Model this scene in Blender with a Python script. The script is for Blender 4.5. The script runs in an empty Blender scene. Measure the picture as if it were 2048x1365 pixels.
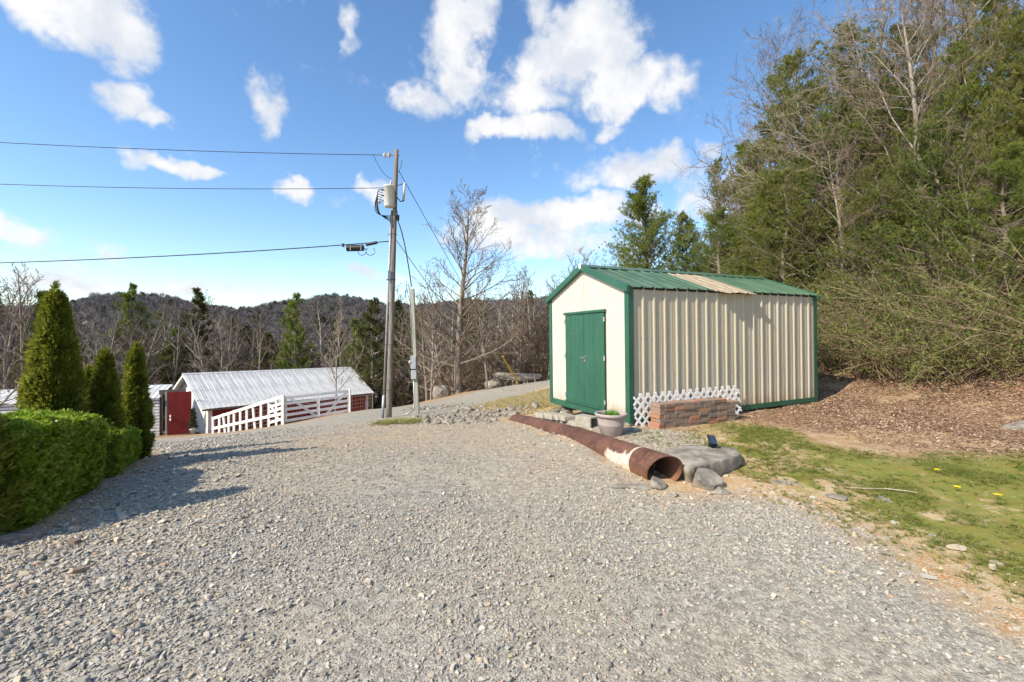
import bpy, math, random
import numpy as np
from mathutils import Vector, Matrix, Euler

SC = bpy.context.scene
COL = SC.collection
rng = np.random.default_rng(7)
random.seed(7)

# ------------------------------------------------------------------ camera
F, HX, HY, CAMZ = 877.0, 1024.0, 672.0, 1.5      # focal length and horizon in pixels of a 2048 px wide frame
cam_d = bpy.data.cameras.new('camera')
cam_d.sensor_width = 36.0
cam_d.lens = F / 2048 * 36.0
cam_d.shift_y = (HY - 682.5) / 2048.0
cam_d.clip_start = 0.05
cam_d.clip_end = 6000
cam = bpy.data.objects.new('camera', cam_d)
COL.objects.link(cam)
cam.location = (0, 0, CAMZ)
cam.rotation_euler = (math.radians(90), 0, 0)
SC.camera = cam

# ------------------------------------------------------------------ light
SUN_EL = math.radians(39)
SH = Vector((-0.80, -0.60, 0)).normalized()
SUN = Vector((SH.x * math.cos(SUN_EL), SH.y * math.cos(SUN_EL), math.sin(SUN_EL)))
sd = bpy.data.lights.new('sun', 'SUN')
sd.energy = 4.9
sd.angle = math.radians(0.53)
sd.color = (1.0, 0.905, 0.755)
so = bpy.data.objects.new('sun', sd)
COL.objects.link(so)
so.rotation_euler = (-SUN).to_track_quat('-Z', 'Y').to_euler()
so.location = (0, 0, 60)

SC.view_settings.view_transform = 'Standard'
SC.view_settings.look = 'None'
SC.view_settings.gamma = 1
SC.view_settings.exposure = 0.46
SC.view_settings.use_curve_mapping = False
SC.cycles.max_bounces = 4
SC.cycles.use_adaptive_sampling = True
SC.cycles.adaptive_threshold = 0.03
SC.cycles.diffuse_bounces = 2
SC.cycles.glossy_bounces = 2
SC.cycles.transmission_bounces = 3
SC.cycles.caustics_reflective = False
SC.cycles.caustics_refractive = False


def nd(nt, typ, **kw):
    n = nt.nodes.new(typ)
    for k, v in kw.items():
        if k.startswith('_'):
            n.inputs[k[1:].replace('_', ' ')].default_value = v
        else:
            setattr(n, k, v)
    return n


def mth(nt, op, a, b=None, c=None, clamp=False):
    n = nt.nodes.new('ShaderNodeMath')
    n.operation = op
    n.use_clamp = clamp
    for i, v in enumerate((a, b, c)):
        if v is None:
            continue
        if isinstance(v, (int, float)):
            n.inputs[i].default_value = v
        else:
            nt.links.new(v, n.inputs[i])
    return n.outputs[0]


def mixc(nt, f, a, b, typ='MIX'):
    n = nt.nodes.new('ShaderNodeMix')
    n.data_type = 'RGBA'
    n.blend_type = typ
    for sock, v in ((n.inputs[0], f), (n.inputs[6], a), (n.inputs[7], b)):
        if isinstance(v, (int, float)):
            sock.default_value = v
        elif isinstance(v, (tuple, list)):
            sock.default_value = tuple(v) + (1,) if len(v) == 3 else v
        else:
            nt.links.new(v, sock)
    return n.outputs[2]


def sstep(nt, x, lo, hi):
    n = nt.nodes.new('ShaderNodeMapRange')
    n.interpolation_type = 'SMOOTHSTEP'
    nt.links.new(x, n.inputs[0])
    n.inputs[1].default_value = lo
    n.inputs[2].default_value = hi
    return n.outputs[0]


def make_world():
    w = bpy.data.worlds.new('World')
    SC.world = w
    w.use_nodes = True
    nt = w.node_tree
    nt.nodes.clear()
    out = nd(nt, 'ShaderNodeOutputWorld')
    bg = nd(nt, 'ShaderNodeBackground')
    nt.links.new(bg.outputs[0], out.inputs[0])
    sky = nd(nt, 'ShaderNodeTexSky', sky_type='NISHITA')
    sky.sun_disc = False
    sky.sun_elevation = SUN_EL
    sky.sun_rotation = math.atan2(SH.x, SH.y)
    sky.air_density = 1.0
    sky.dust_density = 0.15
    sky.ozone_density = 1.6
    sky.altitude = 200
    hs = nd(nt, 'ShaderNodeHueSaturation')
    hs.inputs['Saturation'].default_value = 1.16
    hs.inputs['Value'].default_value = 1.5
    nt.links.new(mixc(nt, 1.0, sky.outputs[0], (1.02, 1.01, 1.0), 'MULTIPLY'), hs.inputs['Color'])
    tc = nd(nt, 'ShaderNodeTexCoord')
    # clouds live in directions (azimuth, elevation), edges ruffled by noise
    wn = nd(nt, 'ShaderNodeTexNoise', _Scale=7.0, _Detail=4.0, _Roughness=0.6)
    nt.links.new(tc.outputs['Generated'], wn.inputs['Vector'])
    sub = nd(nt, 'ShaderNodeVectorMath', operation='SUBTRACT')
    nt.links.new(wn.outputs['Color'], sub.inputs[0])
    sub.inputs[1].default_value = (.5, .5, .5)
    sca = nd(nt, 'ShaderNodeVectorMath', operation='SCALE')
    nt.links.new(sub.outputs[0], sca.inputs[0])
    sca.inputs['Scale'].default_value = 0.13
    add = nd(nt, 'ShaderNodeVectorMath', operation='ADD')
    nt.links.new(tc.outputs['Generated'], add.inputs[0])
    nt.links.new(sca.outputs[0], add.inputs[1])
    sep = nd(nt, 'ShaderNodeSeparateXYZ')
    nt.links.new(add.outputs[0], sep.inputs[0])
    X, Y, Z = sep.outputs
    az = mth(nt, 'ARCTAN2', X, Y)
    hl = mth(nt, 'SQRT', mth(nt, 'ADD', mth(nt, 'MULTIPLY', X, X), mth(nt, 'MULTIPLY', Y, Y)))
    el = mth(nt, 'ARCTAN2', Z, hl)
    blobs = [(150, 20, 150, 62, 1.2), (215, 75, 85, 52, 1.1), (60, 5, 80, 40, 1.0), (250, 195, 62, 34, 1.1), (300, 225, 32, 22, .9), (533, 205, 42, 42, .95),
             (690, 52, 22, 34, .8), (915, 55, 75, 75, 1.2), (915, 160, 60, 40, 1.1), (850, 205, 55, 26, .9), (1180, 75, 105, 70, 1.6), (1140, 130, 120, 55, 1.5),
             (1260, 165, 110, 48, 1.4), (1345, 185, 50, 40, 1.1), (1060, 190, 100, 35, 1.1), (1040, 262, 105, 26, 1.2), (960, 255, 40, 22, 1.0), (1070, 10, 30, 40, .7),
             (345, 332, 95, 17, 1.0), (270, 324, 30, 12, .7), (590, 372, 42, 19, 1.0), (745, 380, 30, 22, .9),
             (1270, 340, 145, 30, .9), (1110, 430, 190, 40, 1.5), (1060, 470, 160, 40, 1.1), (45, 465, 85, 28, 1.1), (215, 500, 50, 14, .6),
             (1410, 290, 30, 14, .6), (1215, 250, 24, 16, .6), (150, 535, 34, 13, .7), (170, 565, 170, 15, .8), (430, 585, 170, 12, .75),
             (1130, 500, 170, 26, .8), (745, 545, 90, 12, .5), (1420, 380, 60, 40, .5)]
    m = None
    ae = nd(nt, 'ShaderNodeCombineXYZ')
    nt.links.new(az, ae.inputs[0])
    nt.links.new(el, ae.inputs[1])
    for px, py, rx, ry, g in blobs:
        a0 = math.atan((px - HX) / F)
        ca = math.cos(a0)
        e0 = math.atan((HY - py) / F * ca)
        ra = max(rx / F * ca * ca, .012) * 1.08
        re = max(ry / F * ca, .012) * 1.08
        ma = nd(nt, 'ShaderNodeVectorMath', operation='MULTIPLY_ADD')
        nt.links.new(ae.outputs[0], ma.inputs[0])
        ma.inputs[1].default_value = (1 / ra, 1 / re, 0)
        ma.inputs[2].default_value = (-a0 / ra, -e0 / re, 0)
        dt = nd(nt, 'ShaderNodeVectorMath', operation='DOT_PRODUCT')
        nt.links.new(ma.outputs[0], dt.inputs[0])
        nt.links.new(ma.outputs[0], dt.inputs[1])
        v = mth(nt, 'MULTIPLY_ADD', dt.outputs['Value'], -g, g)
        m = v if m is None else mth(nt, 'MAXIMUM', m, v)
    m = mth(nt, 'MAXIMUM', m, -0.6)
    # the same broken clouds carry on round the rest of the sky
    gn = nd(nt, 'ShaderNodeTexNoise', _Scale=3.2, _Detail=2.0, _Roughness=0.5)
    nt.links.new(tc.outputs['Generated'], gn.inputs['Vector'])
    outside = sstep(nt, mth(nt, 'ABSOLUTE', az), .9, 1.1)
    high = sstep(nt, el, .66, .8)
    gen = mth(nt, 'MULTIPLY_ADD', mth(nt, 'SUBTRACT', gn.outputs['Fac'], .56), 8.0,
              mth(nt, 'MULTIPLY_ADD', mth(nt, 'MAXIMUM', outside, high), 1.0, -1.0))
    gen = mth(nt, 'MULTIPLY', gen, mth(nt, 'MAXIMUM', outside, high))
    gen = mth(nt, 'SUBTRACT', gen, mth(nt, 'MULTIPLY', mth(nt, 'SUBTRACT', 1.0, mth(nt, 'MAXIMUM', outside, high)), .6))
    m = mth(nt, 'MAXIMUM', m, mth(nt, 'MINIMUM', gen, 1.0))
    dn = nd(nt, 'ShaderNodeTexNoise', _Scale=15.0, _Detail=7.0, _Roughness=0.62)
    nt.links.new(tc.outputs['Generated'], dn.inputs['Vector'])
    dens = mth(nt, 'MULTIPLY_ADD', mth(nt, 'SUBTRACT', dn.outputs['Fac'], .5), 3.3, m)
    fac = sstep(nt, dens, -.28, 1.0)
    fac = mth(nt, 'MULTIPLY', fac, .97)
    shade = sstep(nt, mth(nt, 'MULTIPLY_ADD', mth(nt, 'SUBTRACT', wn.outputs['Fac'], .5), 5.0, mth(nt, 'MULTIPLY', dens, .35)), -.35, .75)
    ccol = mixc(nt, shade, (4.9, 5.2, 5.7), (6.5, 6.45, 6.45))
    colr = mixc(nt, fac, hs.outputs[0], ccol)
    nt.links.new(colr, bg.inputs['Color'])
    bg.inputs['Strength'].default_value = 0.115


make_world()


# ------------------------------------------------------------------ helpers
def P(px, py, d):
    return Vector(((px - HX) / F * d, d, CAMZ + (HY - py) / F * d))


def link(o, parent=None):
    COL.objects.link(o)
    if parent is not None:
        o.parent = parent
    return o


def np_mesh(name, V, Fs, mat=None, smooth=False, attrs=None):
    """V (n,3); Fs: one (m,k) array or a list of them"""
    me = bpy.data.meshes.new(name)
    V = np.asarray(V, dtype=np.float32)
    if not isinstance(Fs, list):
        Fs = [Fs]
    Fs = [np.asarray(f, dtype=np.int32) for f in Fs if len(f)]
    me.vertices.add(len(V))
    me.vertices.foreach_set('co', V.ravel())
    loops = np.concatenate([f.ravel() for f in Fs])
    tot = np.concatenate([np.full(len(f), f.shape[1], dtype=np.int32) for f in Fs])
    st = np.concatenate([[0], np.cumsum(tot)[:-1]]).astype(np.int32)
    me.loops.add(len(loops))
    me.loops.foreach_set('vertex_index', loops)
    me.polygons.add(len(tot))
    me.polygons.foreach_set('loop_start', st)
    me.polygons.foreach_set('loop_total', tot)
    if smooth:
        me.polygons.foreach_set('use_smooth', np.ones(len(tot), dtype=bool))
    if attrs:
        for k, v in attrs.items():
            a = me.attributes.new(k, 'FLOAT', 'POINT')
            a.data.foreach_set('value', np.asarray(v, dtype=np.float32))
    me.update(calc_edges=True)
    me.validate()
    if mat:
        me.materials.append(mat)
    return me


class MB:
    def __init__(s):
        s.v, s.f = [], []

    def add(s, V, Fc):
        b = len(s.v)
        s.v += [tuple(p) for p in V]
        s.f += [tuple(i + b for i in f) for f in Fc]
        return s

    def box(s, x0, y0, z0, x1, y1, z1, M=None):
        V = [Vector((x, y, z)) for z in (z0, z1) for y in (y0, y1) for x in (x0, x1)]
        if M is not None:
            V = [M @ p for p in V]
        return s.add(V, [(0, 2, 3, 1), (4, 5, 7, 6), (0, 1, 5, 4), (2, 6, 7, 3), (0, 4, 6, 2), (1, 3, 7, 5)])

    def beam(s, a, b, w, h, up=(0, 0, 1)):
        a, b = Vector(a), Vector(b)
        d = (b - a).normalized()
        u = Vector(up)
        sx = d.cross(u)
        if sx.length < 1e-4:
            sx = d.cross(Vector((1, 0, 0)))
        sx.normalize()
        uz = sx.cross(d)
        V = [p + sx * (w / 2 * i) + uz * (h / 2 * j) for p in (a, b) for j in (-1, 1) for i in (-1, 1)]
        return s.add(V, [(0, 1, 3, 2), (4, 6, 7, 5), (0, 4, 5, 1), (2, 3, 7, 6), (0, 2, 6, 4), (1, 5, 7, 3)])

    def tube(s, pts, rad, n=8, caps=True):
        V, Fc = tube_np(np.array([list(p) for p in pts], dtype=float), rad, n)
        k = len(pts)
        Fc = [tuple(f) for f in Fc]
        if caps:
            Fc += [tuple(reversed(range(n))), tuple(range((k - 1) * n, k * n))]
        return s.add(V, Fc)

    def lathe(s, prof, n=24, M=None):
        V = [Vector((r * math.cos(2 * math.pi * i / n), r * math.sin(2 * math.pi * i / n), z)) for r, z in prof for i in range(n)]
        if M is not None:
            V = [M @ p for p in V]
        Fc = [(j * n + i, j * n + (i + 1) % n, (j + 1) * n + (i + 1) % n, (j + 1) * n + i) for j in range(len(prof) - 1) for i in range(n)]
        return s.add(V, Fc)

    def mesh(s, name, mat=None, smooth=False, bevel=0):
        me = bpy.data.meshes.new(name)
        me.from_pydata([tuple(p) for p in s.v], [], s.f)
        if bevel:
            import bmesh
            bm = bmesh.new()
            bm.from_mesh(me)
            bmesh.ops.remove_doubles(bm, verts=bm.verts, dist=1e-5)
            bmesh.ops.bevel(bm, geom=list(bm.edges), offset=bevel, segments=1, affect='EDGES')
            bm.to_mesh(me)
            bm.free()
        if smooth:
            for p in me.polygons:
                p.use_smooth = True
        me.update()
        if mat:
            me.materials.append(mat)
        return me

    def obj(s, name, mat=None, parent=None, smooth=False, bevel=0):
        return link(bpy.data.objects.new(name, s.mesh(name, mat, smooth, bevel)), parent)


def tube_np(pts, rad, n):
    k = len(pts)
    rad = np.broadcast_to(np.asarray(rad, dtype=float), (k,))
    t = np.gradient(pts, axis=0)
    t /= np.linalg.norm(t, axis=1)[:, None] + 1e-9
    ref = np.array([0, 0, 1.0]) if abs(t[:, 2]).mean() < .8 else np.array([1.0, 0, 0])
    a = np.cross(t, ref)
    a /= np.linalg.norm(a, axis=1)[:, None] + 1e-9
    b = np.cross(t, a)
    ang = np.arange(n) * 2 * math.pi / n
    V = pts[:, None, :] + rad[:, None, None] * (np.cos(ang)[None, :, None] * a[:, None, :] + np.sin(ang)[None, :, None] * b[:, None, :])
    j = np.arange(k - 1)[:, None] * n
    i = np.arange(n)[None, :]
    Fq = np.stack([j + i, j + (i + 1) % n, j + n + (i + 1) % n, j + n + i], -1).reshape(-1, 4)
    return V.reshape(-1, 3), Fq


def tag(o, label=None, cat=None, group=None, kind=None):
    for k, v in (('label', label), ('category', cat), ('group', group), ('kind', kind)):
        if v:
            o[k] = v
    return o


def empty(name, loc, rz=0, label=None, cat=None, group=None):
    o = bpy.data.objects.new(name, None)
    o.empty_display_size = .2
    link(o)
    o.location = loc
    o.rotation_euler = (0, 0, rz)
    return tag(o, label, cat, group)


def part(name, me, parent, loc=None, rot=None, scale=None):
    o = link(bpy.data.objects.new(name, me), parent)
    if loc is not None:
        o.location = loc
    if rot is not None:
        o.rotation_euler = rot
    if scale is not None:
        o.scale = scale
    return o


# numpy value noise ----------------------------------------------------------
_G = np.random.default_rng(3).random((256, 256))


def vnoise(x, y):
    x = np.asarray(x, float); y = np.asarray(y, float)
    xi = np.floor(x).astype(int); yi = np.floor(y).astype(int)
    fx = x - xi; fy = y - yi
    fx = fx * fx * (3 - 2 * fx); fy = fy * fy * (3 - 2 * fy)
    g = lambda a, b: _G[a % 256, b % 256]
    return (g(xi, yi) * (1 - fx) + g(xi + 1, yi) * fx) * (1 - fy) + (g(xi, yi + 1) * (1 - fx) + g(xi + 1, yi + 1) * fx) * fy


def fbm(x, y, o=4):
    s = 0; a = .5; n = 0
    for i in range(o):
        s = s + a * vnoise(x * 2 ** i + 17 * i, y * 2 ** i + 31 * i)
        n += a
        a *= .5
    return s / n


# ------------------------------------------------------------------ terrain
def PP(px, py, d):
    v = P(px, py, d)
    return (v.x, v.y, v.z)


CTRL = [(-3, -8, 0), (3, -8, 0), (9, -6, .3), (-10, -8, -.2), (0, -3, 0), (0, 0, 0), (3, 1, 0), (-3, 1, 0), (0, 2.5, 0), (2.5, 3, 0), (-2.5, 3, 0),
        (1.6, 4.4, 0), (4, 4, .02), (6, 3, .05), (6, 6, .1), (-3.8, 3.35, 0), (0, 5, -.02), (-1.5, 5.2, -.03), (-4.2, 4.5, -.02), (-4.7, 5.6, -.1),
        (1.5, 6.5, .09), (2.2, 6.5, .1), (3.6, 7.2, .1), (.35, 7.2, -.15), (.0, 8.6, -.28), (1.1, 8.6, -.14), (.1, 10, -.42), (6.2, 8.9, .16), (4, 9.5, .12),
        (-2, 8, -.25), (-2, 11, -.62), (-4.38, 15, -1.32), (-3.3, 15.2, -1.22), (-1.0, 12.5, -.72), (0.8, 12.5, -.42), (1.2, 15, -.6), (2.2, 19, -.85),
        (-3.9, 20, -1.78), (-4.2, 24, -2.1), (2.2, 29, -1.5), (-3.4, 28, -2.17), (8, 34, -1.0), (4, 14, .0), (8, 20, .6), (7, 12, .35),
        (-5.2, 9, -.6), (-6, 12, -1.1), (-8, 7, -.6), (-12.4, 15, -2.23), (-10, 11, -1.3), (-10.4, 16, -2.2), (-10.4, 20, -2.52), (-7.8, 21, -2.12),
        (-15.4, 19, -3.1), (-20, 24, -4.1), (-19, 27, -4.6), (-12, 30, -4.5), (-8, 36, -4.6), (-8, 26, -2.9),
        (8.35, 11, .62), (8.3, 8, .36), (9.2, 8.2, .75), (10.6, 8.6, 1.5), (9.6, 5, .4), (11, 5.5, 1.0), (12, 2, .9), (13, 10, 2.6), (14, 15, 3.2), (20, 10, 4.8), (20, 20, 5.5), (12, 26, 1.8), (30, 20, 9), (30, 0, 8), (18, -8, 3.5), (25, 40, 6), (45, 30, 14),
        (-20, 45, -7), (-45, 45, -8), (0, 45, -5), (0, 60, -8), (-30, 65, -10), (25, 65, 2), (-60, 30, -6), (-60, 70, -11), (0, 90, -11), (-50, 100, -13), (40, 95, 4), (-20, 6, -2.0), (-25, -5, -1), (-40, 10, -3),
        (60, 60, 16), (-90, 0, -4), (-90, 60, -9), (0, 120, -12), (-80, 120, -14), (80, 120, 16), (90, 0, 24), (0, -40, -2), (80, -40, 15), (-80, -40, -4)]
CT = np.array(CTRL, float)


def _tps_fit(C):
    n = len(C)
    d = np.linalg.norm(C[:, None, :2] - C[None, :, :2], axis=2)
    K = np.where(d > 0, d * d * np.log(d + 1e-12), 0) + np.eye(n) * .6
    Pm = np.c_[np.ones(n), C[:, :2]]
    A = np.zeros((n + 3, n + 3))
    A[:n, :n] = K; A[:n, n:] = Pm; A[n:, :n] = Pm.T
    return np.linalg.solve(A, np.r_[C[:, 2], 0, 0, 0])


TW = _tps_fit(CT)


def gzn(x, y):
    x = np.asarray(x, float).ravel(); y = np.asarray(y, float).ravel()
    out = np.empty_like(x)
    for s in range(0, len(x), 20000):
        xs, ys = x[s:s + 20000], y[s:s + 20000]
        d2 = (xs[:, None] - CT[None, :, 0]) ** 2 + (ys[:, None] - CT[None, :, 1]) ** 2
        out[s:s + 20000] = (.5 * d2 * np.log(d2 + 1e-12)) @ TW[:-3] + TW[-3] + TW[-2] * xs + TW[-1] * ys
    r = np.hypot(x, y - 4)
    out += (fbm(x * .9, y * .9) - .5) * .05 + (fbm(x * .12 + 9, y * .12) - .5) * np.clip((r - 14) / 30, 0, 1) * 1.2
    return out


def gz(x, y):
    return float(gzn([x], [y])[0])


def G(px, py):
    """where the ray through a pixel of the photograph meets the ground"""
    k = (py - HY) / F
    d = np.concatenate([np.linspace(.8, 15, 700), np.linspace(15, 60, 500)])
    z = gzn((px - HX) / F * d, d)
    hit = np.nonzero(z >= CAMZ - k * d)[0]
    i = hit[0] if len(hit) else len(d) - 1
    return ((px - HX) / F * d[i], d[i])


def inpoly(x, y, poly):
    """signed distance, positive inside"""
    Pn = np.array(poly, float)
    Q = np.roll(Pn, -1, axis=0)
    ins = np.zeros(x.shape, bool)
    dist = np.full(x.shape, 1e9)
    for (x0, y0), (x1, y1) in zip(Pn, Q):
        c = ((y0 > y) != (y1 > y)) & (x < (x1 - x0) * (y - y0) / (y1 - y0 + 1e-12) + x0)
        ins ^= c
        dx, dy = x1 - x0, y1 - y0
        t = np.clip(((x - x0) * dx + (y - y0) * dy) / (dx * dx + dy * dy + 1e-12), 0, 1)
        dist = np.minimum(dist, np.hypot(x - x0 - t * dx, y - y0 - t * dy))
    return np.where(ins, dist, -dist)


def band(x, y, line, hw):
    dist = np.full(x.shape, 1e9)
    for (x0, y0), (x1, y1) in zip(line[:-1], line[1:]):
        dx, dy = x1 - x0, y1 - y0
        t = np.clip(((x - x0) * dx + (y - y0) * dy) / (dx * dx + dy * dy), 0, 1)
        dist = np.minimum(dist, np.hypot(x - x0 - t * dx, y - y0 - t * dy))
    return hw - dist


gl = lambda pts: [G(*p) for p in pts]
POLY_GRAVEL = [(-30, -9), (-30, -3), (-9, .5), (-5.2, 2.6)] + gl([(0, 1078), (95, 1048), (290, 935)]) + [(-6.0, 7.5), (-10, 11), (-13.5, 15.5), (-17, 20.5), (-14, 20), (-11, 18.2), (-8.6, 19.5), (-6.6, 21.5)] \
    + [(-4.2, 25), (0, 27.5), (6, 34), (9, 33), (4, 25.5), (0.2, 20), (-1.6, 16.8)] + gl([(905, 822), (1000, 838), (1040, 846)]) + gl([(1130, 872), (1225, 905), (1290, 960), (1335, 988), (1480, 985), (1600, 1020), (1740, 1090), (1880, 1175), (2048, 1275)]) + [(3.6, .9), (5.2, -3), (6, -9)]
POLY_LAWN = gl([(1300, 872), (1400, 866), (1480, 850), (1570, 862), (1640, 905), (1760, 912), (2048, 922)]) + [(9, 4.8), (12, 1), (10, -8), (6.4, -8), (5.2, -2)] + gl([(2048, 1235), (1880, 1140), (1760, 1062), (1620, 1000), (1500, 962), (1400, 920)])
POLY_DRY = [(-1.2, 15.6), (.4, 19.2), (4.2, 24.4), (6, 22), (4, 15), (3, 10.4), (.9, 10.2), (-.2, 12.8)]
POLY_SHEDGRAVEL = gl([(1110, 830), (1060, 838), (1180, 880), (1260, 905), (1330, 920), (1440, 890), (1380, 866), (1300, 860), (1200, 850)])
POLY_TAN = gl([(560, 900), (760, 842), (900, 836), (1010, 842), (1130, 878), (1250, 940), (1130, 930), (900, 890), (700, 900)])
MAT = {}


def zones(x, y):
    j = (fbm(x * 1.1 + 3, y * 1.1, 5) - .5)
    w = {}
    g1 = inpoly(x, y, POLY_GRAVEL) + j * .55
    g2 = inpoly(x, y, POLY_SHEDGRAVEL) + j * .4
    w['gravel'] = np.clip(np.maximum(g1 / .5, g2 / .4) * .5 + .5, 0, 1)
    w['lawn'] = np.clip((inpoly(x, y, POLY_LAWN) + j * 1.0) / .6 * .5 + .5, 0, 1)
    w['dry'] = np.clip((inpoly(x, y, POLY_DRY) + j * 1.4) / 1.0 * .5 + .5, 0, 1)
    w['tan'] = np.clip((inpoly(x, y, POLY_TAN) + j * 1.2) / 1.5 * .5 + .5, 0, 1)
    w['fines'] = track(x, y)
    edge = np.clip(1 - np.abs(inpoly(x, y, POLY_GRAVEL) + .12) / .62, 0, 1)      # orange soil rim beside the drive
    w['soil'] = np.clip(edge * 1.2 + j * .5, 0, 1) * np.clip((x + 1.5) / 1.5, 0, 1)
    w['soil'] = np.maximum(w['soil'], w['lawn'] * np.clip((4.6 - x) / 1.6, 0, 1) * np.clip((fbm(x * 2.2 + 7, y * 2.2, 4) - .37) * 4.5, 0, .85))
    lf = np.clip((x - 2.6 - np.clip(7.5 - y, 0, 5) * .9) / 2.2, 0, 1)
    w['leaf'] = np.clip(np.maximum(lf, np.clip((np.hypot(x + 4, y) - 26) / 6, 0, 1)), 0, 1)
    return w


def track(x, y):
    """two packed wheel lines curving down the drive"""
    a = np.maximum(band(x, y, [(.4, -6), (.5, 1), (.1, 4), (-1.2, 8), (-3.2, 13), (-4, 19)], .32), band(x, y, [(2.0, -6), (2.0, 1), (1.3, 4), (-.1, 8), (-1.7, 13), (-2.3, 19)], .32))
    return np.clip(a / .32 + (fbm(x * 2.3, y * 2.3, 3) - .5) * 2.2, 0, 1)


def ground_material():
    m = bpy.data.materials.new('ground')
    m.use_nodes = True
    nt = m.node_tree
    b = nt.nodes['Principled BSDF']
    b.inputs['Roughness'].default_value = .95
    b.inputs['Specular IOR Level'].default_value = .15
    tc = nd(nt, 'ShaderNodeTexCoord')
    co = tc.outputs['Object']

    def noise(sc, det=4, rough=.55):
        n = nd(nt, 'ShaderNodeTexNoise', _Scale=sc, _Detail=det, _Roughness=rough)
        nt.links.new(co, n.inputs['Vector'])
        return n

    def vor(sc, feat='F1'):
        n = nd(nt, 'ShaderNodeTexVoronoi', _Scale=sc, feature=feat)
        nt.links.new(co, n.inputs['Vector'])
        return n

    def attr(k):
        n = nd(nt, 'ShaderNodeAttribute', attribute_name=k)
        return n.outputs['Fac']

    def ramp(x, stops):
        r = nd(nt, 'ShaderNodeValToRGB')
        e = r.color_ramp.elements
        e[0].position, e[0].color = stops[0][0], stops[0][1] + (1,)
        e[1].position, e[1].color = stops[-1][0], stops[-1][1] + (1,)
        for p_, c_ in stops[1:-1]:
            q = e.new(p_)
            q.color = c_ + (1,)
        nt.links.new(x, r.inputs[0])
        return r.outputs[0]

    def sepx(v):
        s = nd(nt, 'ShaderNodeSeparateColor')
        nt.links.new(v, s.inputs[0])
        return s.outputs[0]
    big, mid, fine = noise(.55), noise(5), noise(40, 3)
    v1, v2 = vor(62), vor(120)
    stone = ramp(sepx(v1.outputs['Color']), [(0, (.24, .225, .195)), (.35, (.36, .34, .30)), (.75, (.44, .42, .37)), (.93, (.50, .44, .36)), (1, (.58, .57, .55))])
    stone2 = ramp(sepx(v2.outputs['Color']), [(0, (.26, .245, .21)), (.5, (.38, .36, .31)), (1, (.48, .455, .40))])
    gr = mixc(nt, sstep(nt, mid.outputs['Fac'], .35, .65), stone, stone2)
    gr = mixc(nt, mth(nt, 'MULTIPLY', sstep(nt, big.outputs['Fac'], .42, .62), .55), gr, (.45, .385, .305))
    gr = mixc(nt, mth(nt, 'MULTIPLY', attr('tan'), .8), gr, mixc(nt, sstep(nt, mid.outputs['Fac'], .4, .7), (.52, .40, .26), (.44, .38, .31)))
    gr = mixc(nt, mth(nt, 'MULTIPLY', attr('fines'), .55), gr, mixc(nt, fine.outputs['Fac'], (.40, .345, .275), (.50, .45, .375)))
    gr = mixc(nt, 1.0, gr, mixc(nt, sstep(nt, noise(17, 5, .7).outputs['Fac'], .38, .62), (.62, .605, .58), (1.02, .995, .94)), 'MULTIPLY')
    soil = mixc(nt, sstep(nt, mid.outputs['Fac'], .3, .7), (.42, .235, .10), (.50, .36, .20))
    soil = mixc(nt, sstep(nt, sepx(v2.outputs['Color']), .7, .8), soil, (.55, .46, .33))
    moss = ramp(noise(5.5, 7, .72).outputs['Fac'], [(.3, (.20, .14, .035)), (.40, (.24, .20, .045)), (.52, (.20, .21, .04)), (.62, (.16, .195, .035)), (.72, (.30, .26, .08))])
    moss = mixc(nt, sstep(nt, fine.outputs['Fac'], .5, .7), moss, (.28, .22, .10))
    moss = mixc(nt, sstep(nt, noise(1.7, 7, .75).outputs['Fac'], .58, .65), moss, soil)
    moss = mixc(nt, sstep(nt, noise(16, 4, .7).outputs['Fac'], .60, .68), moss, (.34, .30, .13))
    leafc = ramp(sepx(vor(40).outputs['Color']), [(0, (.11, .055, .03)), (.4, (.21, .115, .065)), (.75, (.31, .195, .12)), (1, (.44, .33, .22))])
    leafc = mixc(nt, mth(nt, 'MULTIPLY', sstep(nt, noise(.9, 5, .6).outputs['Fac'], .52, .62), .8), leafc, soil)
    dirt = mixc(nt, sstep(nt, mid.outputs['Fac'], .35, .65), (.38, .24, .12), (.48, .36, .23))
    dirt = mixc(nt, sstep(nt, sepx(v1.outputs['Color']), .62, .72), dirt, leafc)
    dryc = ramp(noise(9, 5, .7).outputs['Fac'], [(.3, (.36, .25, .10)), (.48, (.47, .36, .17)), (.6, (.30, .27, .09)), (.72, (.55, .44, .25))])
    dryc = mixc(nt, sstep(nt, noise(.8, 4, .6).outputs['Fac'], .55, .65), dryc, (.42, .24, .11))

    def th(k, sharp=.25):
        return sstep(nt, mth(nt, 'MULTIPLY_ADD', mth(nt, 'SUBTRACT', mid.outputs['Fac'], .5), .9, attr(k)), .5 - sharp, .5 + sharp)
    c = mixc(nt, th('leaf'), dirt, leafc)
    c = mixc(nt, th('dry'), c, dryc)
    c = mixc(nt, th('lawn'), c, moss)
    c = mixc(nt, th('soil'), c, soil)
    c = mixc(nt, th('gravel'), c, gr)
    c = mixc(nt, mth(nt, 'MULTIPLY', th('soil'), mth(nt, 'MULTIPLY', sstep(nt, fine.outputs['Fac'], .45, .6), .45)), c, soil)
    nt.links.new(c, b.inputs['Base Color'])
    bump = nd(nt, 'ShaderNodeBump', _Strength=.45, _Distance=.008)
    hgt = mth(nt, 'ADD', mth(nt, 'MULTIPLY', v1.outputs['Distance'], -1.6), mth(nt, 'ADD', mth(nt, 'MULTIPLY', v2.outputs['Distance'], -.9), mth(nt, 'MULTIPLY', fine.outputs['Fac'], .5)))
    nt.links.new(hgt, bump.inputs['Height'])
    nt.links.new(bump.outputs[0], b.inputs['Normal'])
    return m


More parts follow.
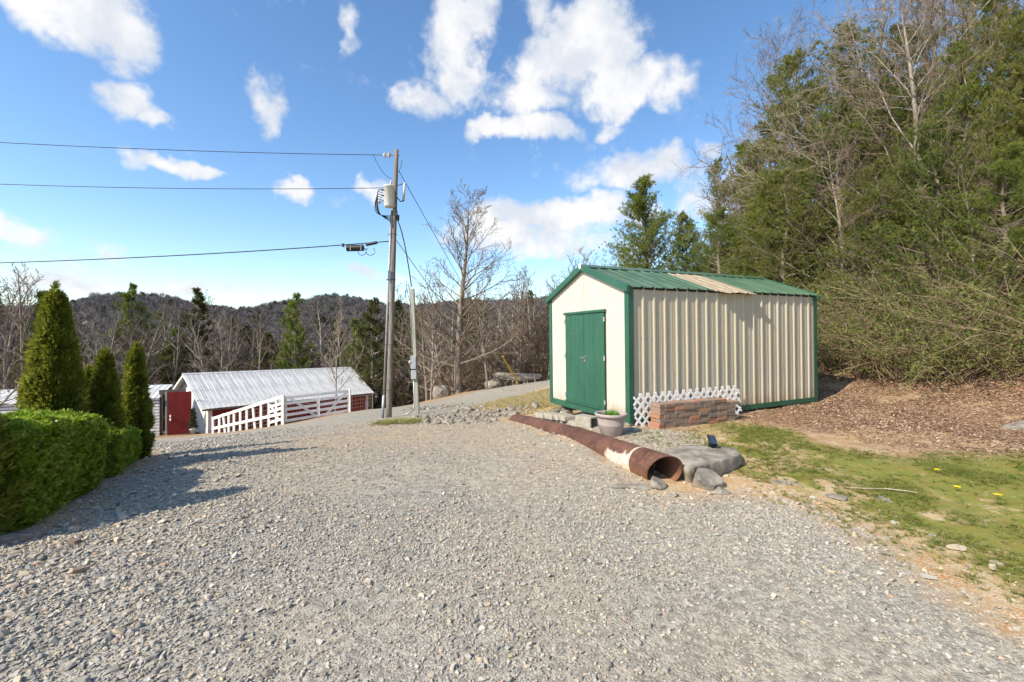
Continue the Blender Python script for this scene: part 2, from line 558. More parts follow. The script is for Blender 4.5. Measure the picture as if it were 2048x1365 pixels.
def simple_mat(name, col, rough=.6, var=.15, nscale=8, col2=None, bump=0, spec=.4, metal=0, streak=None, tone=None, trans=0, rnd=None, mud=False):
    m = bpy.data.materials.new(name)
    m.use_nodes = True
    nt = m.node_tree
    b = nt.nodes['Principled BSDF']
    b.inputs['Roughness'].default_value = rough
    b.inputs['Specular IOR Level'].default_value = spec
    b.inputs['Metallic'].default_value = metal
    tc = nd(nt, 'ShaderNodeTexCoord')
    mp = nd(nt, 'ShaderNodeMapping')
    nt.links.new(tc.outputs['Object'], mp.inputs[0])
    if streak:
        mp.inputs['Scale'].default_value = streak
    n = nd(nt, 'ShaderNodeTexNoise', _Scale=nscale, _Detail=6.0, _Roughness=.62)
    nt.links.new(mp.outputs[0], n.inputs['Vector'])
    f = sstep(nt, n.outputs['Fac'], .32, .68)
    if col2 is None:
        col2 = tuple(min(1, c * (1 + var)) for c in col)
        col = tuple(c * (1 - var) for c in col)
    c = mixc(nt, f, col, col2)
    if tone:
        a = nd(nt, 'ShaderNodeAttribute', attribute_name='tone')
        c = mixc(nt, a.outputs['Fac'], c, tone)
    if mud:
        sx_ = nd(nt, 'ShaderNodeSeparateXYZ')
        nt.links.new(tc.outputs['Object'], sx_.inputs[0])
        n3 = nd(nt, 'ShaderNodeTexNoise', _Scale=4.0, _Detail=6.0, _Roughness=.7)
        nt.links.new(tc.outputs['Object'], n3.inputs['Vector'])
        mk = sstep(nt, mth(nt, 'MULTIPLY_ADD', sx_.outputs[2], -1.6, n3.outputs['Fac']), -.05, .5)
        c = mixc(nt, mth(nt, 'MULTIPLY', mk, .6), c, (.36, .24, .12))
    if rnd:
        oi = nd(nt, 'ShaderNodeObjectInfo')
        r = nd(nt, 'ShaderNodeValToRGB')
        e = r.color_ramp.elements
        e[0].position, e[0].color = rnd[0][0], rnd[0][1] + (1,)
        e[1].position, e[1].color = rnd[-1][0], rnd[-1][1] + (1,)
        for p_, c_ in rnd[1:-1]:
            q = e.new(p_)
            q.color = c_ + (1,)
        nt.links.new(oi.outputs['Random'], r.inputs[0])
        c = mixc(nt, .75, c, r.outputs[0])
    nt.links.new(c, b.inputs['Base Color'])
    if bump:
        bp = nd(nt, 'ShaderNodeBump', _Strength=.6, _Distance=bump)
        nt.links.new(n.outputs['Fac'], bp.inputs['Height'])
        nt.links.new(bp.outputs[0], b.inputs['Normal'])
    if trans:
        tr = nd(nt, 'ShaderNodeBsdfTranslucent')
        nt.links.new(c, tr.inputs['Color'])
        mx = nd(nt, 'ShaderNodeMixShader')
        mx.inputs[0].default_value = trans
        nt.links.new(b.outputs[0], mx.inputs[1])
        nt.links.new(tr.outputs[0], mx.inputs[2])
        nt.links.new(mx.outputs[0], nt.nodes['Material Output'].inputs[0])
    MAT[name] = m
    return m


def build_ground():
    n = 400
    t = np.linspace(-1, 1, n)
    xs = 1.3 + 170 * np.sinh(5.2 * t) / np.sinh(5.2)
    t2 = np.linspace(-.62, 1, n)
    ys = 4.5 + 170 * np.sinh(5.2 * t2) / np.sinh(5.2)
    Xg, Yg = np.meshgrid(xs, ys)
    x, y = Xg.ravel(), Yg.ravel()
    z = gzn(x, y)
    w = zones(x, y)
    # shallow ruts and lumps
    z += (fbm(x * 3, y * 3) - .5) * .02 * np.clip(1 - (np.hypot(x, y) - 12) / 8, 0, 1)
    i = np.arange(n * n).reshape(n, n)
    Fq = np.stack([i[:-1, :-1], i[:-1, 1:], i[1:, 1:], i[1:, :-1]], -1).reshape(-1, 4)
    me = np_mesh('ground', np.c_[x, y, z], Fq, ground_material(), True, w)
    tag(link(bpy.data.objects.new('ground', me)), kind='structure')


build_ground()

# ------------------------------------------------------------------ materials
simple_mat('bark', (.15, .115, .085), .9, col2=(.30, .245, .19), nscale=14, bump=.02, streak=(1, 1, .25))
simple_mat('twig', (.125, .088, .06), .85, col2=(.27, .20, .14), nscale=3)
simple_mat('twig_pale', (.20, .16, .12), .85, col2=(.38, .32, .25), nscale=3)
simple_mat('twig_far', (.125, .113, .11), .9, col2=(.21, .19, .185), nscale=.5)  # greyed and lightened: distance haze is put into the twig colour
simple_mat('bark_pale', (.20, .17, .135), .85, col2=(.40, .35, .29), nscale=9, bump=.01, streak=(1, 1, .3))
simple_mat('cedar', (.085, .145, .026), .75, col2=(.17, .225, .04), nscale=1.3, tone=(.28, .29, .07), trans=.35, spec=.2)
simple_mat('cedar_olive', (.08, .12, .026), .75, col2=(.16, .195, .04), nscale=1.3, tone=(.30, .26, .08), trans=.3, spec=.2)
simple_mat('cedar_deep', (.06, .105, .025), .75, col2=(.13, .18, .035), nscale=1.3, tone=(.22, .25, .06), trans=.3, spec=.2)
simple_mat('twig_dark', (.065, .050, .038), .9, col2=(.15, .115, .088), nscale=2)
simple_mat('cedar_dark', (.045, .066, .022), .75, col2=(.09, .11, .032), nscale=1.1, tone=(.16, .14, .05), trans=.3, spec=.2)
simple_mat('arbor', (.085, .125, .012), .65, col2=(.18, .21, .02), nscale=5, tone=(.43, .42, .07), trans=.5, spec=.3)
simple_mat('box_leaf', (.14, .24, .014), .4, col2=(.27, .40, .026), nscale=7, tone=(.52, .58, .09), trans=.55, spec=.45)
simple_mat('hedge_core', (.016, .026, .006), .95, var=.4, nscale=20, bump=.03)  # near black: shade inside the foliage put into the colour
simple_mat('dry_stem', (.19, .13, .08), .9, col2=(.40, .30, .19), nscale=3)
simple_mat('thicket_leaf', (.08, .13, .02), .7, col2=(.17, .21, .04), nscale=2, tone=(.28, .25, .08), trans=.25)
simple_mat('rock', (.17, .153, .125), .95, col2=(.38, .335, .27), nscale=5, bump=.035, spec=.2)
simple_mat('gravel_stone', (.28, .265, .235), .92, col2=(.40, .38, .34), nscale=30, rnd=[(0, (.16, .15, .13)), (.25, (.285, .267, .23)), (.7, (.415, .385, .325)), (.88, (.47, .42, .345)), (.94, (.50, .39, .26)), (1, (.60, .565, .50))])
simple_mat('tan_stone', (.42, .33, .22), .92, col2=(.55, .46, .33), nscale=30, rnd=[(0, (.32, .27, .21)), (.4, (.47, .37, .25)), (.7, (.57, .47, .33)), (.85, (.45, .43, .40)), (1, (.45, .22, .12))])
simple_mat('litter_leaf', (.24, .16, .10), .85, col2=(.36, .26, .17), nscale=20, rnd=[(0, (.14, .08, .048)), (.4, (.27, .165, .10)), (.8, (.39, .27, .18)), (1, (.54, .43, .32))])
simple_mat('grass', (.07, .12, .02), .8, col2=(.13, .19, .03), nscale=1.5, rnd=[(0, (.11, .16, .02)), (.35, (.19, .23, .035)), (.7, (.29, .28, .06)), (1, (.42, .35, .15))], trans=.3)
simple_mat('dry_grass', (.42, .33, .16), .9, col2=(.55, .45, .25), nscale=2, rnd=[(0, (.35, .26, .11)), (.6, (.52, .42, .22)), (1, (.27, .28, .09))], trans=.2)
simple_mat('cream_metal', (.52, .49, .42), .5, col2=(.55, .52, .45), nscale=2, spec=.4, mud=True)
simple_mat('tan_metal', (.45, .40, .295), .5, col2=(.49, .435, .325), nscale=1.2, spec=.4, streak=(1.5, 1, .5), mud=True)
simple_mat('green_metal', (.022, .095, .058), .42, col2=(.031, .115, .071), nscale=3, spec=.45, streak=(1, 1, .5))
simple_mat('green_roof', (.050, .105, .055), .42, col2=(.095, .16, .092), nscale=2.5, spec=.5, streak=(1, .35, 1))
simple_mat('fibre_panel', (.27, .21, .135), .85, col2=(.43, .355, .25), nscale=11, bump=.004, streak=(2.5, .5, 1))
simple_mat('steel', (.45, .45, .44), .35, col2=(.6, .6, .58), metal=.9, nscale=20)
simple_mat('galv', (.30, .31, .32), .5, col2=(.42, .43, .44), nscale=6, spec=.5, metal=.3)
simple_mat('lattice', (.80, .78, .74), .6, col2=(.86, .84, .81), nscale=5)
simple_mat('brick', (.20, .15, .12), .92, col2=(.34, .25, .19), nscale=18, bump=.004, rnd=[(0, (.17, .135, .10)), (.4, (.26, .195, .14)), (.66, (.29, .18, .12)), (.76, (.38, .15, .08)), (1, (.45, .21, .12))])
simple_mat('block', (.26, .235, .185), .95, col2=(.41, .37, .30), nscale=16, bump=.01)
simple_mat('pot', (.34, .27, .245), .6, col2=(.42, .345, .315), nscale=3)
simple_mat('soil', (.07, .045, .03), .95, var=.3, nscale=30, bump=.01)
simple_mat('pot_grass', (.09, .26, .02), .7, col2=(.16, .36, .04), nscale=30, trans=.3)
simple_mat('pole_wood', (.14, .115, .09), .9, col2=(.29, .255, .215), nscale=5, bump=.008, streak=(6, 6, .35))
simple_mat('post_wood', (.24, .24, .18), .9, col2=(.40, .39, .31), nscale=5, bump=.006, streak=(6, 6, .35))
simple_mat('old_wood', (.13, .11, .09), .9, col2=(.26, .225, .185), nscale=5, bump=.008, streak=(1, 6, 6))
simple_mat('white_paint', (.74, .73, .70), .6, col2=(.84, .83, .81), nscale=3)
simple_mat('white_worn', (.62, .61, .58), .8, col2=(.83, .82, .80), nscale=4, streak=(3, 3, .4))
simple_mat('white_roof', (.50, .49, .465), .5, col2=(.70, .69, .665), nscale=1.6, streak=(1.5, .4, 1), spec=.5)
simple_mat('red_paint', (.19, .014, .012), .7, col2=(.29, .026, .02), nscale=5, streak=(5, 5, .5))
simple_mat('dark', (.03, .028, .025), .9, var=.3)
simple_mat('black_rubber', (.015, .015, .017), .5, var=.2)
simple_mat('wire', (.012, .012, .013), .6, var=.2)
simple_mat('mesh_wire', (.45, .36, .28), .7, var=.2)
simple_mat('can_grey', (.58, .58, .55), .5, col2=(.68, .68, .65), nscale=3)
simple_mat('porcelain', (.55, .53, .48), .25, var=.1, spec=.6)
simple_mat('yellow_guard', (.62, .40, .012), .5, var=.1)
simple_mat('pvc', (.66, .66, .64), .5, var=.08)
simple_mat('box_grey', (.34, .36, .37), .5, var=.1)
simple_mat('solar_cell', (.03, .045, .075), .25, var=.3, nscale=40, spec=.6)
simple_mat('black_plastic', (.008, .008, .009), .5, var=.2)
simple_mat('flower', (.85, .66, .01), .6, var=.05)
simple_mat('stick', (.36, .29, .21), .9, col2=(.5, .42, .33), nscale=20)


def rust_material():
    m = bpy.data.materials.new('rust')
    m.use_nodes = True
    nt = m.node_tree
    b = nt.nodes['Principled BSDF']
    b.inputs['Roughness'].default_value = .75
    b.inputs['Specular IOR Level'].default_value = .3
    tc = nd(nt, 'ShaderNodeTexCoord')
    co = tc.outputs['Object']
    n1 = nd(nt, 'ShaderNodeTexNoise', _Scale=3.0, _Detail=7.0, _Roughness=.65)
    n2 = nd(nt, 'ShaderNodeTexNoise', _Scale=22.0, _Detail=5.0, _Roughness=.6)
    nt.links.new(co, n1.inputs['Vector'])
    nt.links.new(co, n2.inputs['Vector'])
    c = mixc(nt, sstep(nt, n1.outputs['Fac'], .35, .65), (.078, .036, .027), (.15, .072, .048))
    c = mixc(nt, mth(nt, 'MULTIPLY', sstep(nt, n2.outputs['Fac'], .52, .7), .6), c, (.24, .105, .045))
    sp = nd(nt, 'ShaderNodeSeparateXYZ')
    nt.links.new(co, sp.inputs[0])
    # worn white primer band with flaked edges: x runs along the pipe from the mouth; orange wash low on the flanks
    low = sstep(nt, mth(nt, 'MULTIPLY_ADD', mth(nt, 'SUBTRACT', n1.outputs['Fac'], .5), .25, sp.outputs[2]), .06, -.1)
    c = mixc(nt, mth(nt, 'MULTIPLY', low, .4), c, (.34, .17, .07))
    w = mth(nt, 'MULTIPLY', sstep(nt, sp.outputs[0], .41, .42), sstep(nt, mth(nt, 'MULTIPLY_ADD', mth(nt, 'SUBTRACT', n1.outputs['Fac'], .5), .5, sp.outputs[0]), 1.02, .92))
    flake = sstep(nt, mth(nt, 'MULTIPLY_ADD', mth(nt, 'SUBTRACT', n2.outputs['Fac'], .5), .5, mth(nt, 'SUBTRACT', mth(nt, 'MULTIPLY_ADD', sp.outputs[1], 3.0, mth(nt, 'MULTIPLY', n1.outputs['Fac'], .4)), sp.outputs[2])), .50, .60)
    c = mixc(nt, mth(nt, 'MULTIPLY', w, mth(nt, 'MAXIMUM', mth(nt, 'MULTIPLY', flake, .95), mth(nt, 'MULTIPLY', sstep(nt, sp.outputs[0], .47, .45), .8))), c, mixc(nt, sstep(nt, n2.outputs['Fac'], .35, .7), (.68, .62, .54), (.50, .38, .27)))
    nt.links.new(c, b.inputs['Base Color'])
    bp = nd(nt, 'ShaderNodeBump', _Strength=.4, _Distance=.006)
    nt.links.new(n2.outputs['Fac'], bp.inputs['Height'])
    nt.links.new(bp.outputs[0], b.inputs['Normal'])
    MAT['rust'] = m


rust_material()


# ------------------------------------------------------------------ metal shed
SHL, SHW = 4.75, 2.44
SHED_LOC = Vector((1.85, 6.875, .133))
SHED_RZ = math.radians(24.96)


def rib_profile(w, x0=0.0, pitch=.2286, h=.019, first=.06):
    """cross-section of one roofing sheet: trapezoid ribs with two shallow ones between"""
    pts = [(0, 0)]
    c = first
    ev = []
    k = 0
    while c < w - .03:
        ev.append((c, .030, .012, h))
        for q in (.0762, .1524):
            if c + q < w - .03:
                ev.append((c + q, .014, .008, h * .12))
        c += pitch
        k += 1
    for c, bw, tw, hh in ev:
        pts += [(c - bw, 0), (c - tw, hh), (c + tw, hh), (c + bw, 0)]
    pts.append((w, 0))
    return [(x + x0, y) for x, y in pts]


def sheet(prof, top, bot, tofn, name, mat, parent):
    """prof: (x,h) list; tofn(x,h,t): point; t 0 bottom, 1 top"""
    mb = MB()
    n = len(prof)
    V = [tofn(x, h, bot(x)) for x, h in prof] + [tofn(x, h, top(x)) for x, h in prof]
    mb.add(V, [(i, i + 1, n + i + 1, n + i) for i in range(n - 1)])
    return mb.obj(name, mat, parent)


def build_shed():
    S = empty('metal_shed', SHED_LOC, SHED_RZ, 'cream and tan ribbed metal shed with green trim, green roof and green double doors', 'shed')
    S.rotation_euler = (math.atan(-.005), -math.atan(.010), SHED_RZ)
    gm, cm, tm, gr = MAT['green_metal'], MAT['cream_metal'], MAT['tan_metal'], MAT['green_roof']
    RS = .40                                           # roof slope
    rz = lambda v: 2.15 + RS * (v if v < SHW / 2 else SHW - v)
    # long walls
    for side in (0, 1):
        x = .0
        for k in range(5):
            w = .955 if k < 4 else SHL - 4 * .945
            pr = rib_profile(w, x)
            fy = (lambda X, h, t: Vector((X, -h - (.0015 if int(X / .945) % 2 else 0), t))) if side == 0 else (lambda X, h, t: Vector((X, SHW + h, t)))
            sheet(pr, lambda X: 2.13, lambda X: .07, fy, 'wall_sheet', tm, S)
            x += .945
    # gable walls
    for side in (0, 1):
        for k in range(3):
            v0 = k * .8133
            pr = rib_profile(.8133, v0, pitch=.115, h=.006, first=.05)
            pr2 = []
            for a in pr:                                # keep the ridge point in the profile
                if pr2 and pr2[-1][0] < SHW / 2 < a[0]:
                    pr2.append((SHW / 2, 0))
                pr2.append(a)
            fx = (lambda Y, h, t: Vector((-h, Y, t))) if side == 0 else (lambda Y, h, t: Vector((SHL + h, Y, t)))
            sheet(pr2, lambda Y: rz(Y) - .02, lambda Y: .07, fx, 'gable_sheet', cm, S)
    # corner trims
    for (u, v, su, sv) in ((0, 0, -1, -1), (SHL, 0, 1, -1), (0, SHW, -1, 1), (SHL, SHW, 1, 1)):
        mb = MB()
        a, b = sorted((u + su * .024, u - su * .075)), sorted((v + sv * .024, v + sv * .020))
        mb.box(a[0], b[0], .0, a[1], b[1], 2.12)
        a2, b2 = sorted((u + su * .024, u + su * .020)), sorted((v + sv * .0195, v - sv * .075))
        mb.box(a2[0], b2[0], .0, a2[1], b2[1], 2.12)
        mb.obj('corner_trim', gm, S)
    # base skirt beams
    mb = MB(); mb.box(-.022, .076, -.01, .02, SHW - .076, .105); mb.obj('base_skirt', gm, S, bevel=.004)
    mb = MB(); mb.box(.08, -.021, -.01, SHL - .08, .02, .085); mb.obj('base_skirt', gm, S, bevel=.004)
    mb = MB(); mb.box(.08, SHW - .02, -.01, SHL - .08, SHW + .021, .085); mb.obj('base_skirt', gm, S, bevel=.004)
    mb = MB(); mb.box(SHL - .02, .08, -.01, SHL + .022, SHW - .08, .085); mb.obj('base_skirt', gm, S, bevel=.004)
    for v in (.35, SHW - .35):
        mb = MB(); mb.box(.05, v - .05, -.13, SHL - .05, v + .05, -.012); mb.obj('skid', MAT['old_wood'], S)
    # floor and inner frame
    mb = MB(); mb.box(.03, .03, .0, SHL - .03, SHW - .03, .05); mb.obj('floor_deck', MAT['old_wood'], S)
    # roof sheets; one fibre panel, bleached and longer than the rest
    xs = [(-.07, .93), (.93, 1.84), (1.84, 2.80), (2.80, 3.76), (3.76, SHL + .07)]
    for side in (0, 1):
        for k, (a, b) in enumerate(xs):
            fib = side == 0 and k == 2
            pr = rib_profile(b - a + .008, a, h=.019 if not fib else .016)
            ov = .055 if not fib else .13
            r_ = random.Random(k)

            def f(X, h, t, side=side, lift=.004 if k % 2 else 0.0, fib=fib):
                v = t
                zz = rz(v) + h * .93 + lift + (.006 * math.sin(X * 9) if fib and v < 0 else 0)
                return Vector((X, v if side == 0 else SHW - v, zz))
            if fib:
                e0 = lambda X: -.055 - .12 * min(1, max(0, (X - 1.86) / .25)) * (.75 + .25 * math.sin(X * 7))
            else:
                e0 = lambda X, ov=ov: -ov
            sheet(pr, lambda X: SHW / 2 - .01, e0, f, 'roof_sheet', MAT['fibre_panel'] if fib else gr, S)
            if fib:
                S.children[-1]['label'] = 'bleached tan fibre roof panel among the green sheets'
    # ridge cap
    mb = MB()
    pr = [(-.15, rz(SHW / 2 - .15) + .024), (0, rz(SHW / 2) + .034), (.15, rz(SHW / 2 - .15) + .024), (.15, rz(SHW / 2 - .15) + .021), (0, rz(SHW / 2) + .030), (-.15, rz(SHW / 2 - .15) + .021)]
    V = [(u, SHW / 2 + a, z) for u in (-.08, SHL + .08) for a, z in pr]
    mb.add(V, [(i, (i + 1) % 6, 6 + (i + 1) % 6, 6 + i) for i in range(6)] + [(5, 4, 3, 2, 1, 0), (6, 7, 8, 9, 10, 11)])
    mb.obj('ridge_cap', gr, S)
    # rake trims on both gables
    for u0, u1 in ((-.085, -.024), (SHL + .024, SHL + .085)):
        for sgn in (0, 1):
            mb = MB()
            va, vb = -.06, SHW / 2
            top = lambda v: 2.15 + RS * v + .028
            V = []
            for u in (u0, u1):
                for v in (va, vb):
                    vv = v if sgn == 0 else SHW - v
                    V += [(u, vv, top(v) - .105), (u, vv, top(v))]
            mb.add(V, [(0, 1, 3, 2), (4, 6, 7, 5), (0, 4, 5, 1), (2, 3, 7, 6), (1, 5, 7, 3), (0, 2, 6, 4)])
            mb.obj('rake_trim', gm, S)
    mb = MB(); mb.box(-.089, SHW / 2 - .035, rz(SHW / 2) - .05, -.0865, SHW / 2 + .035, rz(SHW / 2) + .036); mb.obj('peak_plate', MAT['can_grey'], S)
    # dark strip painting the shaded gap under the long roof edge
    mb = MB(); mb.box(-.02, -.018, 2.10, SHL + .02, .03, 2.135); mb.obj('eave_shade', MAT['dark'], S)
    # double doors
    v0, v1, z0, z1 = .60, 1.825, .145, 1.77
    vm = (v0 + v1) / 2
    for k, (a, b) in enumerate(((v0, vm - .003), (vm + .003, v1))):
        pr = rib_profile(b - a, a, pitch=.15, h=.007, first=.085)
        mb = MB()
        n = len(pr)
        V = [(-.028 - h, Y, z0) for Y, h in pr] + [(-.028 - h, Y, z1) for Y, h in pr] + [(-.006, a, z0), (-.006, b, z0), (-.006, a, z1), (-.006, b, z1)]
        F_ = [(i, n + i, n + i + 1, i + 1) for i in range(n - 1)]
        F_ += [(0, 2 * n, 2 * n + 2, n), (n - 1, 2 * n - 1, 2 * n + 3, 2 * n + 1), tuple(range(n, 2 * n)) + (2 * n + 3, 2 * n + 2), tuple(reversed(range(n))) + (2 * n, 2 * n + 1)]
        mb.add(V, F_)
        D = mb.obj('door', gm, S)
        hv = a if k == 0 else b
        for zz in (z0 + .10, (z0 + z1) / 2 + .03, z1 - .12):
            hb = MB(); s_ = -1 if k == 0 else 1
            y0_, y1_ = sorted((hv + s_ * .028, hv - s_ * .012))
            hb.box(-.040, y0_, zz - .035, -.0365, y1_, zz + .035)
            hb.tube([(-.042, hv + s_ * .002, zz - .047), (-.042, hv + s_ * .002, zz + .047)], .006, 6)
            hb.obj('hinge', MAT['galv'], D)
        if k == 0:
            hb = MB()
            hb.tube([(-.03, vm - .05, .98), (-.075, vm - .05, .98)], .022, 10)
            hb.tube([(-.07, vm - .05, .98), (-.073, vm + .05, .975)], .009, 8)
            hb.box(-.044, vm - .08, .90, -.038, vm - .02, 1.01)
            hb.obj('handle', MAT['steel'], D, smooth=False)
        # row of screws on the leaf
        sb = MB()
        for zz in (z0 + .08, .55, 1.02, 1.42, z1 - .08):
            for yy in np.arange(a + .04, b - .02, .15):
                sb.box(-.0405 if False else -.034, yy - .004, zz - .004, -.0285, yy + .004, zz + .004)
        tag(sb.obj('screws', MAT['steel'], D), kind='stuff')
    mb = MB(); mb.box(-.055, v0 - .035, z1 + .006, -.005, v1 + .035, z1 + .05); mb.obj('door_header', gm, S, bevel=.004)
    mb = MB(); mb.box(-.05, v0 - .01, .107, -.0225, v1 + .01, .14); mb.obj('door_sill', gm, S, bevel=.003)
    for v in (v0 - .012, v1 + .012):
        mb = MB(); mb.box(-.012, v - .008, .12, -.004, v + .008, z1); mb.obj('door_jamb', MAT['dark'], S)
    # screws on the walls
    sb = MB()
    for zz in (.14, .72, 1.32, 2.0):
        for k in range(20):
            X = .06 + k * .2286 - .05
            if .09 < X < SHL - .1:
                sb.box(X - .005, -.007, zz - .005, X + .005, -.0005, zz + .005)
    for zz in (.82, 1.3, 1.72, 2.12):
        for k in range(16):
            Y = .1 + k * .15
            if (v0 - .06 < Y < v1 + .06 and zz < 1.85) or Y > SHW - .1 or zz > rz(Y) - .12:
                continue
            sb.box(-.008, Y - .004, zz - .004, -.0005, Y + .004, zz + .004)
    tag(sb.obj('screws', MAT['steel'], S), kind='stuff')
    # corner footing stone under the near corner and a prop
    return S


SHED = build_shed()
SM = Matrix.Translation(SHED_LOC) @ Matrix.Rotation(SHED_RZ, 4, 'Z')


def shed_pt(u, v, z=0):
    return SM @ Vector((u, v, z))


# ------------------------------------------------------------------ rocks
def rock_mesh(seed, sub=3, dims=(1, 1, 1), planes=9, rough=.05, mat='rock', flat_top=False):
    import bmesh
    r = np.random.default_rng(seed)
    bm = bmesh.new()
    bmesh.ops.create_icosphere(bm, subdivisions=sub, radius=1)
    V = np.array([v.co[:] for v in bm.verts])
    N = V / np.linalg.norm(V, axis=1)[:, None]
    pn = r.normal(size=(planes, 3)); pn /= np.linalg.norm(pn, axis=1)[:, None]
    pd = r.uniform(.55, .9, planes)
    if flat_top:
        pn = np.vstack([pn, [[.03, .05, 1], [0, .02, -1]]]); pd = np.r_[pd, .45, .5]
    dt = N @ pn.T
    rr = np.where(dt > .05, pd[None, :] / np.maximum(dt, .05), 9).min(1)
    rr = np.minimum(rr, 1.1)
    q = N * 2.3 + seed
    rr = rr * (1 + rough * 2 * (fbm(q[:, 0] + q[:, 2], q[:, 1] - q[:, 2] * .7, 4) - .5) + rough * 1.2 * (fbm(q[:, 0] * 4 + q[:, 2] * 3, q[:, 1] * 4, 3) - .5))
    V = N * rr[:, None]
    V = V * np.array(dims) / 2
    for v, c in zip(bm.verts, V):
        v.co = c
    me = bpy.data.meshes.new('rock')
    bm.to_mesh(me)
    bm.free()
    me.materials.append(MAT[mat])
    return me


def single(name, me, loc, rot=(0, 0, 0), label=None, cat=None, group=None, scale=None):
    o = link(bpy.data.objects.new(name, me))
    o.location = loc
    o.rotation_euler = rot
    if scale is not None:
        o.scale = scale
    return tag(o, label, cat, group)


def slab_rock():
    """flat ledge stone: broken, undercut edge and a nearly level worn top"""
    out = np.array([(1.80, 5.02), (1.89, 5.10), (2.10, 5.24), (2.36, 5.22), (2.60, 5.12), (2.56, 4.95), (2.49, 4.80), (2.36, 4.72), (2.17, 4.58), (2.04, 4.50), (1.91, 4.44), (1.76, 4.36), (1.70, 4.48), (1.74, 4.62), (1.72, 4.85)])
    n = 46
    seg = np.linalg.norm(np.roll(out, -1, 0) - out, axis=1)
    cum = np.r_[0, np.cumsum(seg)]
    t = np.linspace(0, cum[-1], n, endpoint=False)
    oc = np.vstack([out, out[:1]])
    ring = np.c_[np.interp(t, cum, oc[:, 0]), np.interp(t, cum, oc[:, 1])]
    c = ring.mean(0)
    g = np.random.default_rng(6)
    V = []
    a = np.arange(n)
    jag = (fbm(a * .8, a * 0 + 2, 3) - .5) * .14 + g.normal(0, .022, n)
    jag2 = np.round((fbm(a * .22 + 40, a * 0 + 9, 2) - .5) * 6) / 6 * .14
    levels = [(.10, .205, 0), (.35, .203, 0), (.6, .2, 0), (.82, .195, .15), (.975, .196, .6), (1.0, .178, 1), (1.01, .115, 1.3), (.97, .085, 1.3), (.93, .04, 1.2), (.9, -.06, 1)]
    for sc_, z, jj in levels:
        r_ = ring - c
        k = sc_ * (1 + (jag + jag2 * (z < .13)) * jj)
        xy = c + r_ * k[:, None]
        zz = z + (fbm(xy[:, 0] * 5, xy[:, 1] * 5, 4) - .5) * .03 + g.normal(0, .004, n)
        V.append(np.c_[xy, zz])
    V = np.concatenate(V)
    m = len(levels)
    F4 = [((k + 1) * n + i_, (k + 1) * n + (i_ + 1) % n, k * n + (i_ + 1) % n, k * n + i_) for k in range(m - 1) for i_ in range(n)]
    V = np.vstack([V, [[c[0], c[1], .207]]])
    F3 = [(i_, (i_ + 1) % n, len(V) - 1) for i_ in range(n)]
    o_ = np.array([c[0], c[1], 0])
    me = np_mesh('boulder', V - o_, [np.array(F4), np.array(F3)], MAT['rock'])
    single('boulder', me, (c[0], c[1], .0), (0, 0, 0), 'flat grey boulder beside the pipe mouth with a solar light on it', 'rock')


slab_rock()
single('rock', rock_mesh(5, 4, (.36, .32, .25), 10, .03), (1.90, 4.33, .05), (.1, .2, .8), 'angular grey rock in front of the flat boulder', 'rock')
single('rock', rock_mesh(8, 4, (.15, .13, .1), 9, .08), (1.97, 4.13, .03), (.1, 0, .2), 'small pale rock below the angular grey rock', 'rock')
single('rock', rock_mesh(9, 4, (.2, .17, .14), 9, .08), (1.42, 4.30, .05), (0, .1, 1.2), 'pale stone lying inside the pipe mouth', 'rock')
single('rock', rock_mesh(12, 4, (.5, .3, .12), 9, .06), (1.22, 4.34, -.02), (0, .1, .2), 'half buried flat stone left of the pipe mouth', 'rock')
single('rock', rock_mesh(14, 4, (.5, .16, .13), 12, .14), (2.72, 4.35, .0), (0, .05, -.25), 'long flat stone sunk in the moss right of the boulder', 'rock')
single('rock', rock_mesh(15, 4, (.3, .2, .12), 12, .14), (3.35, 4.0, -.02), (0, .05, .4), 'flat grey stone flush with the lawn edge', 'rock')
x_, y_ = G(2020, 856)
single('rock', rock_mesh(16, 4, (.6, .4, .3), 9, .12), (x_ + .2, y_, gz(x_, y_) - .05), (.1, .05, .2), 'broad tan rock in the leaf litter at the right edge', 'rock')
x_, y_ = -4.0, 26.6
single('rock', rock_mesh(18, 4, (1.1, .8, 1.2), 8, .1), (-4.3, 27.0, gz(-4.3, 27.0) + .3), (0, .2, .5), 'upright tan boulder by the road left of the big bare tree', 'rock')
single('rock', rock_mesh(19, 4, (3.0, 1.4, .9), 10, .1, flat_top=True), (.55, 28.6, gz(.55, 28.6) + .55), (0, .06, .3), 'long flat ledge rock across the gravel road', 'rock')
single('rock', rock_mesh(22, 4, (1.4, 1.0, .9), 9, .1), (-1.2, 28.2, gz(-1.2, 28.2) + .2), (0, 0, 1), 'low grey rock beside the gravel road', 'rock')
for i, (u, v) in enumerate(((.02, .12), (-.02, 2.28), (.06, 1.95))):
    p = shed_pt(u, v)
    lab = ['dark footing stone under the near corner of the shed', 'pale stone propping the far front corner of the shed', 'pale stone under the shed front beside the blocks'][i]
    zg = gz(p.x, p.y)
    hh = max(.1, SHED_LOC.z - zg + .02)
    single('rock', rock_mesh(30 + i, 4, (.3, .26, hh * 1.25), 12, .06, flat_top=True), (p.x, p.y, zg + hh * .30), (0, 0, i), lab, 'rock')


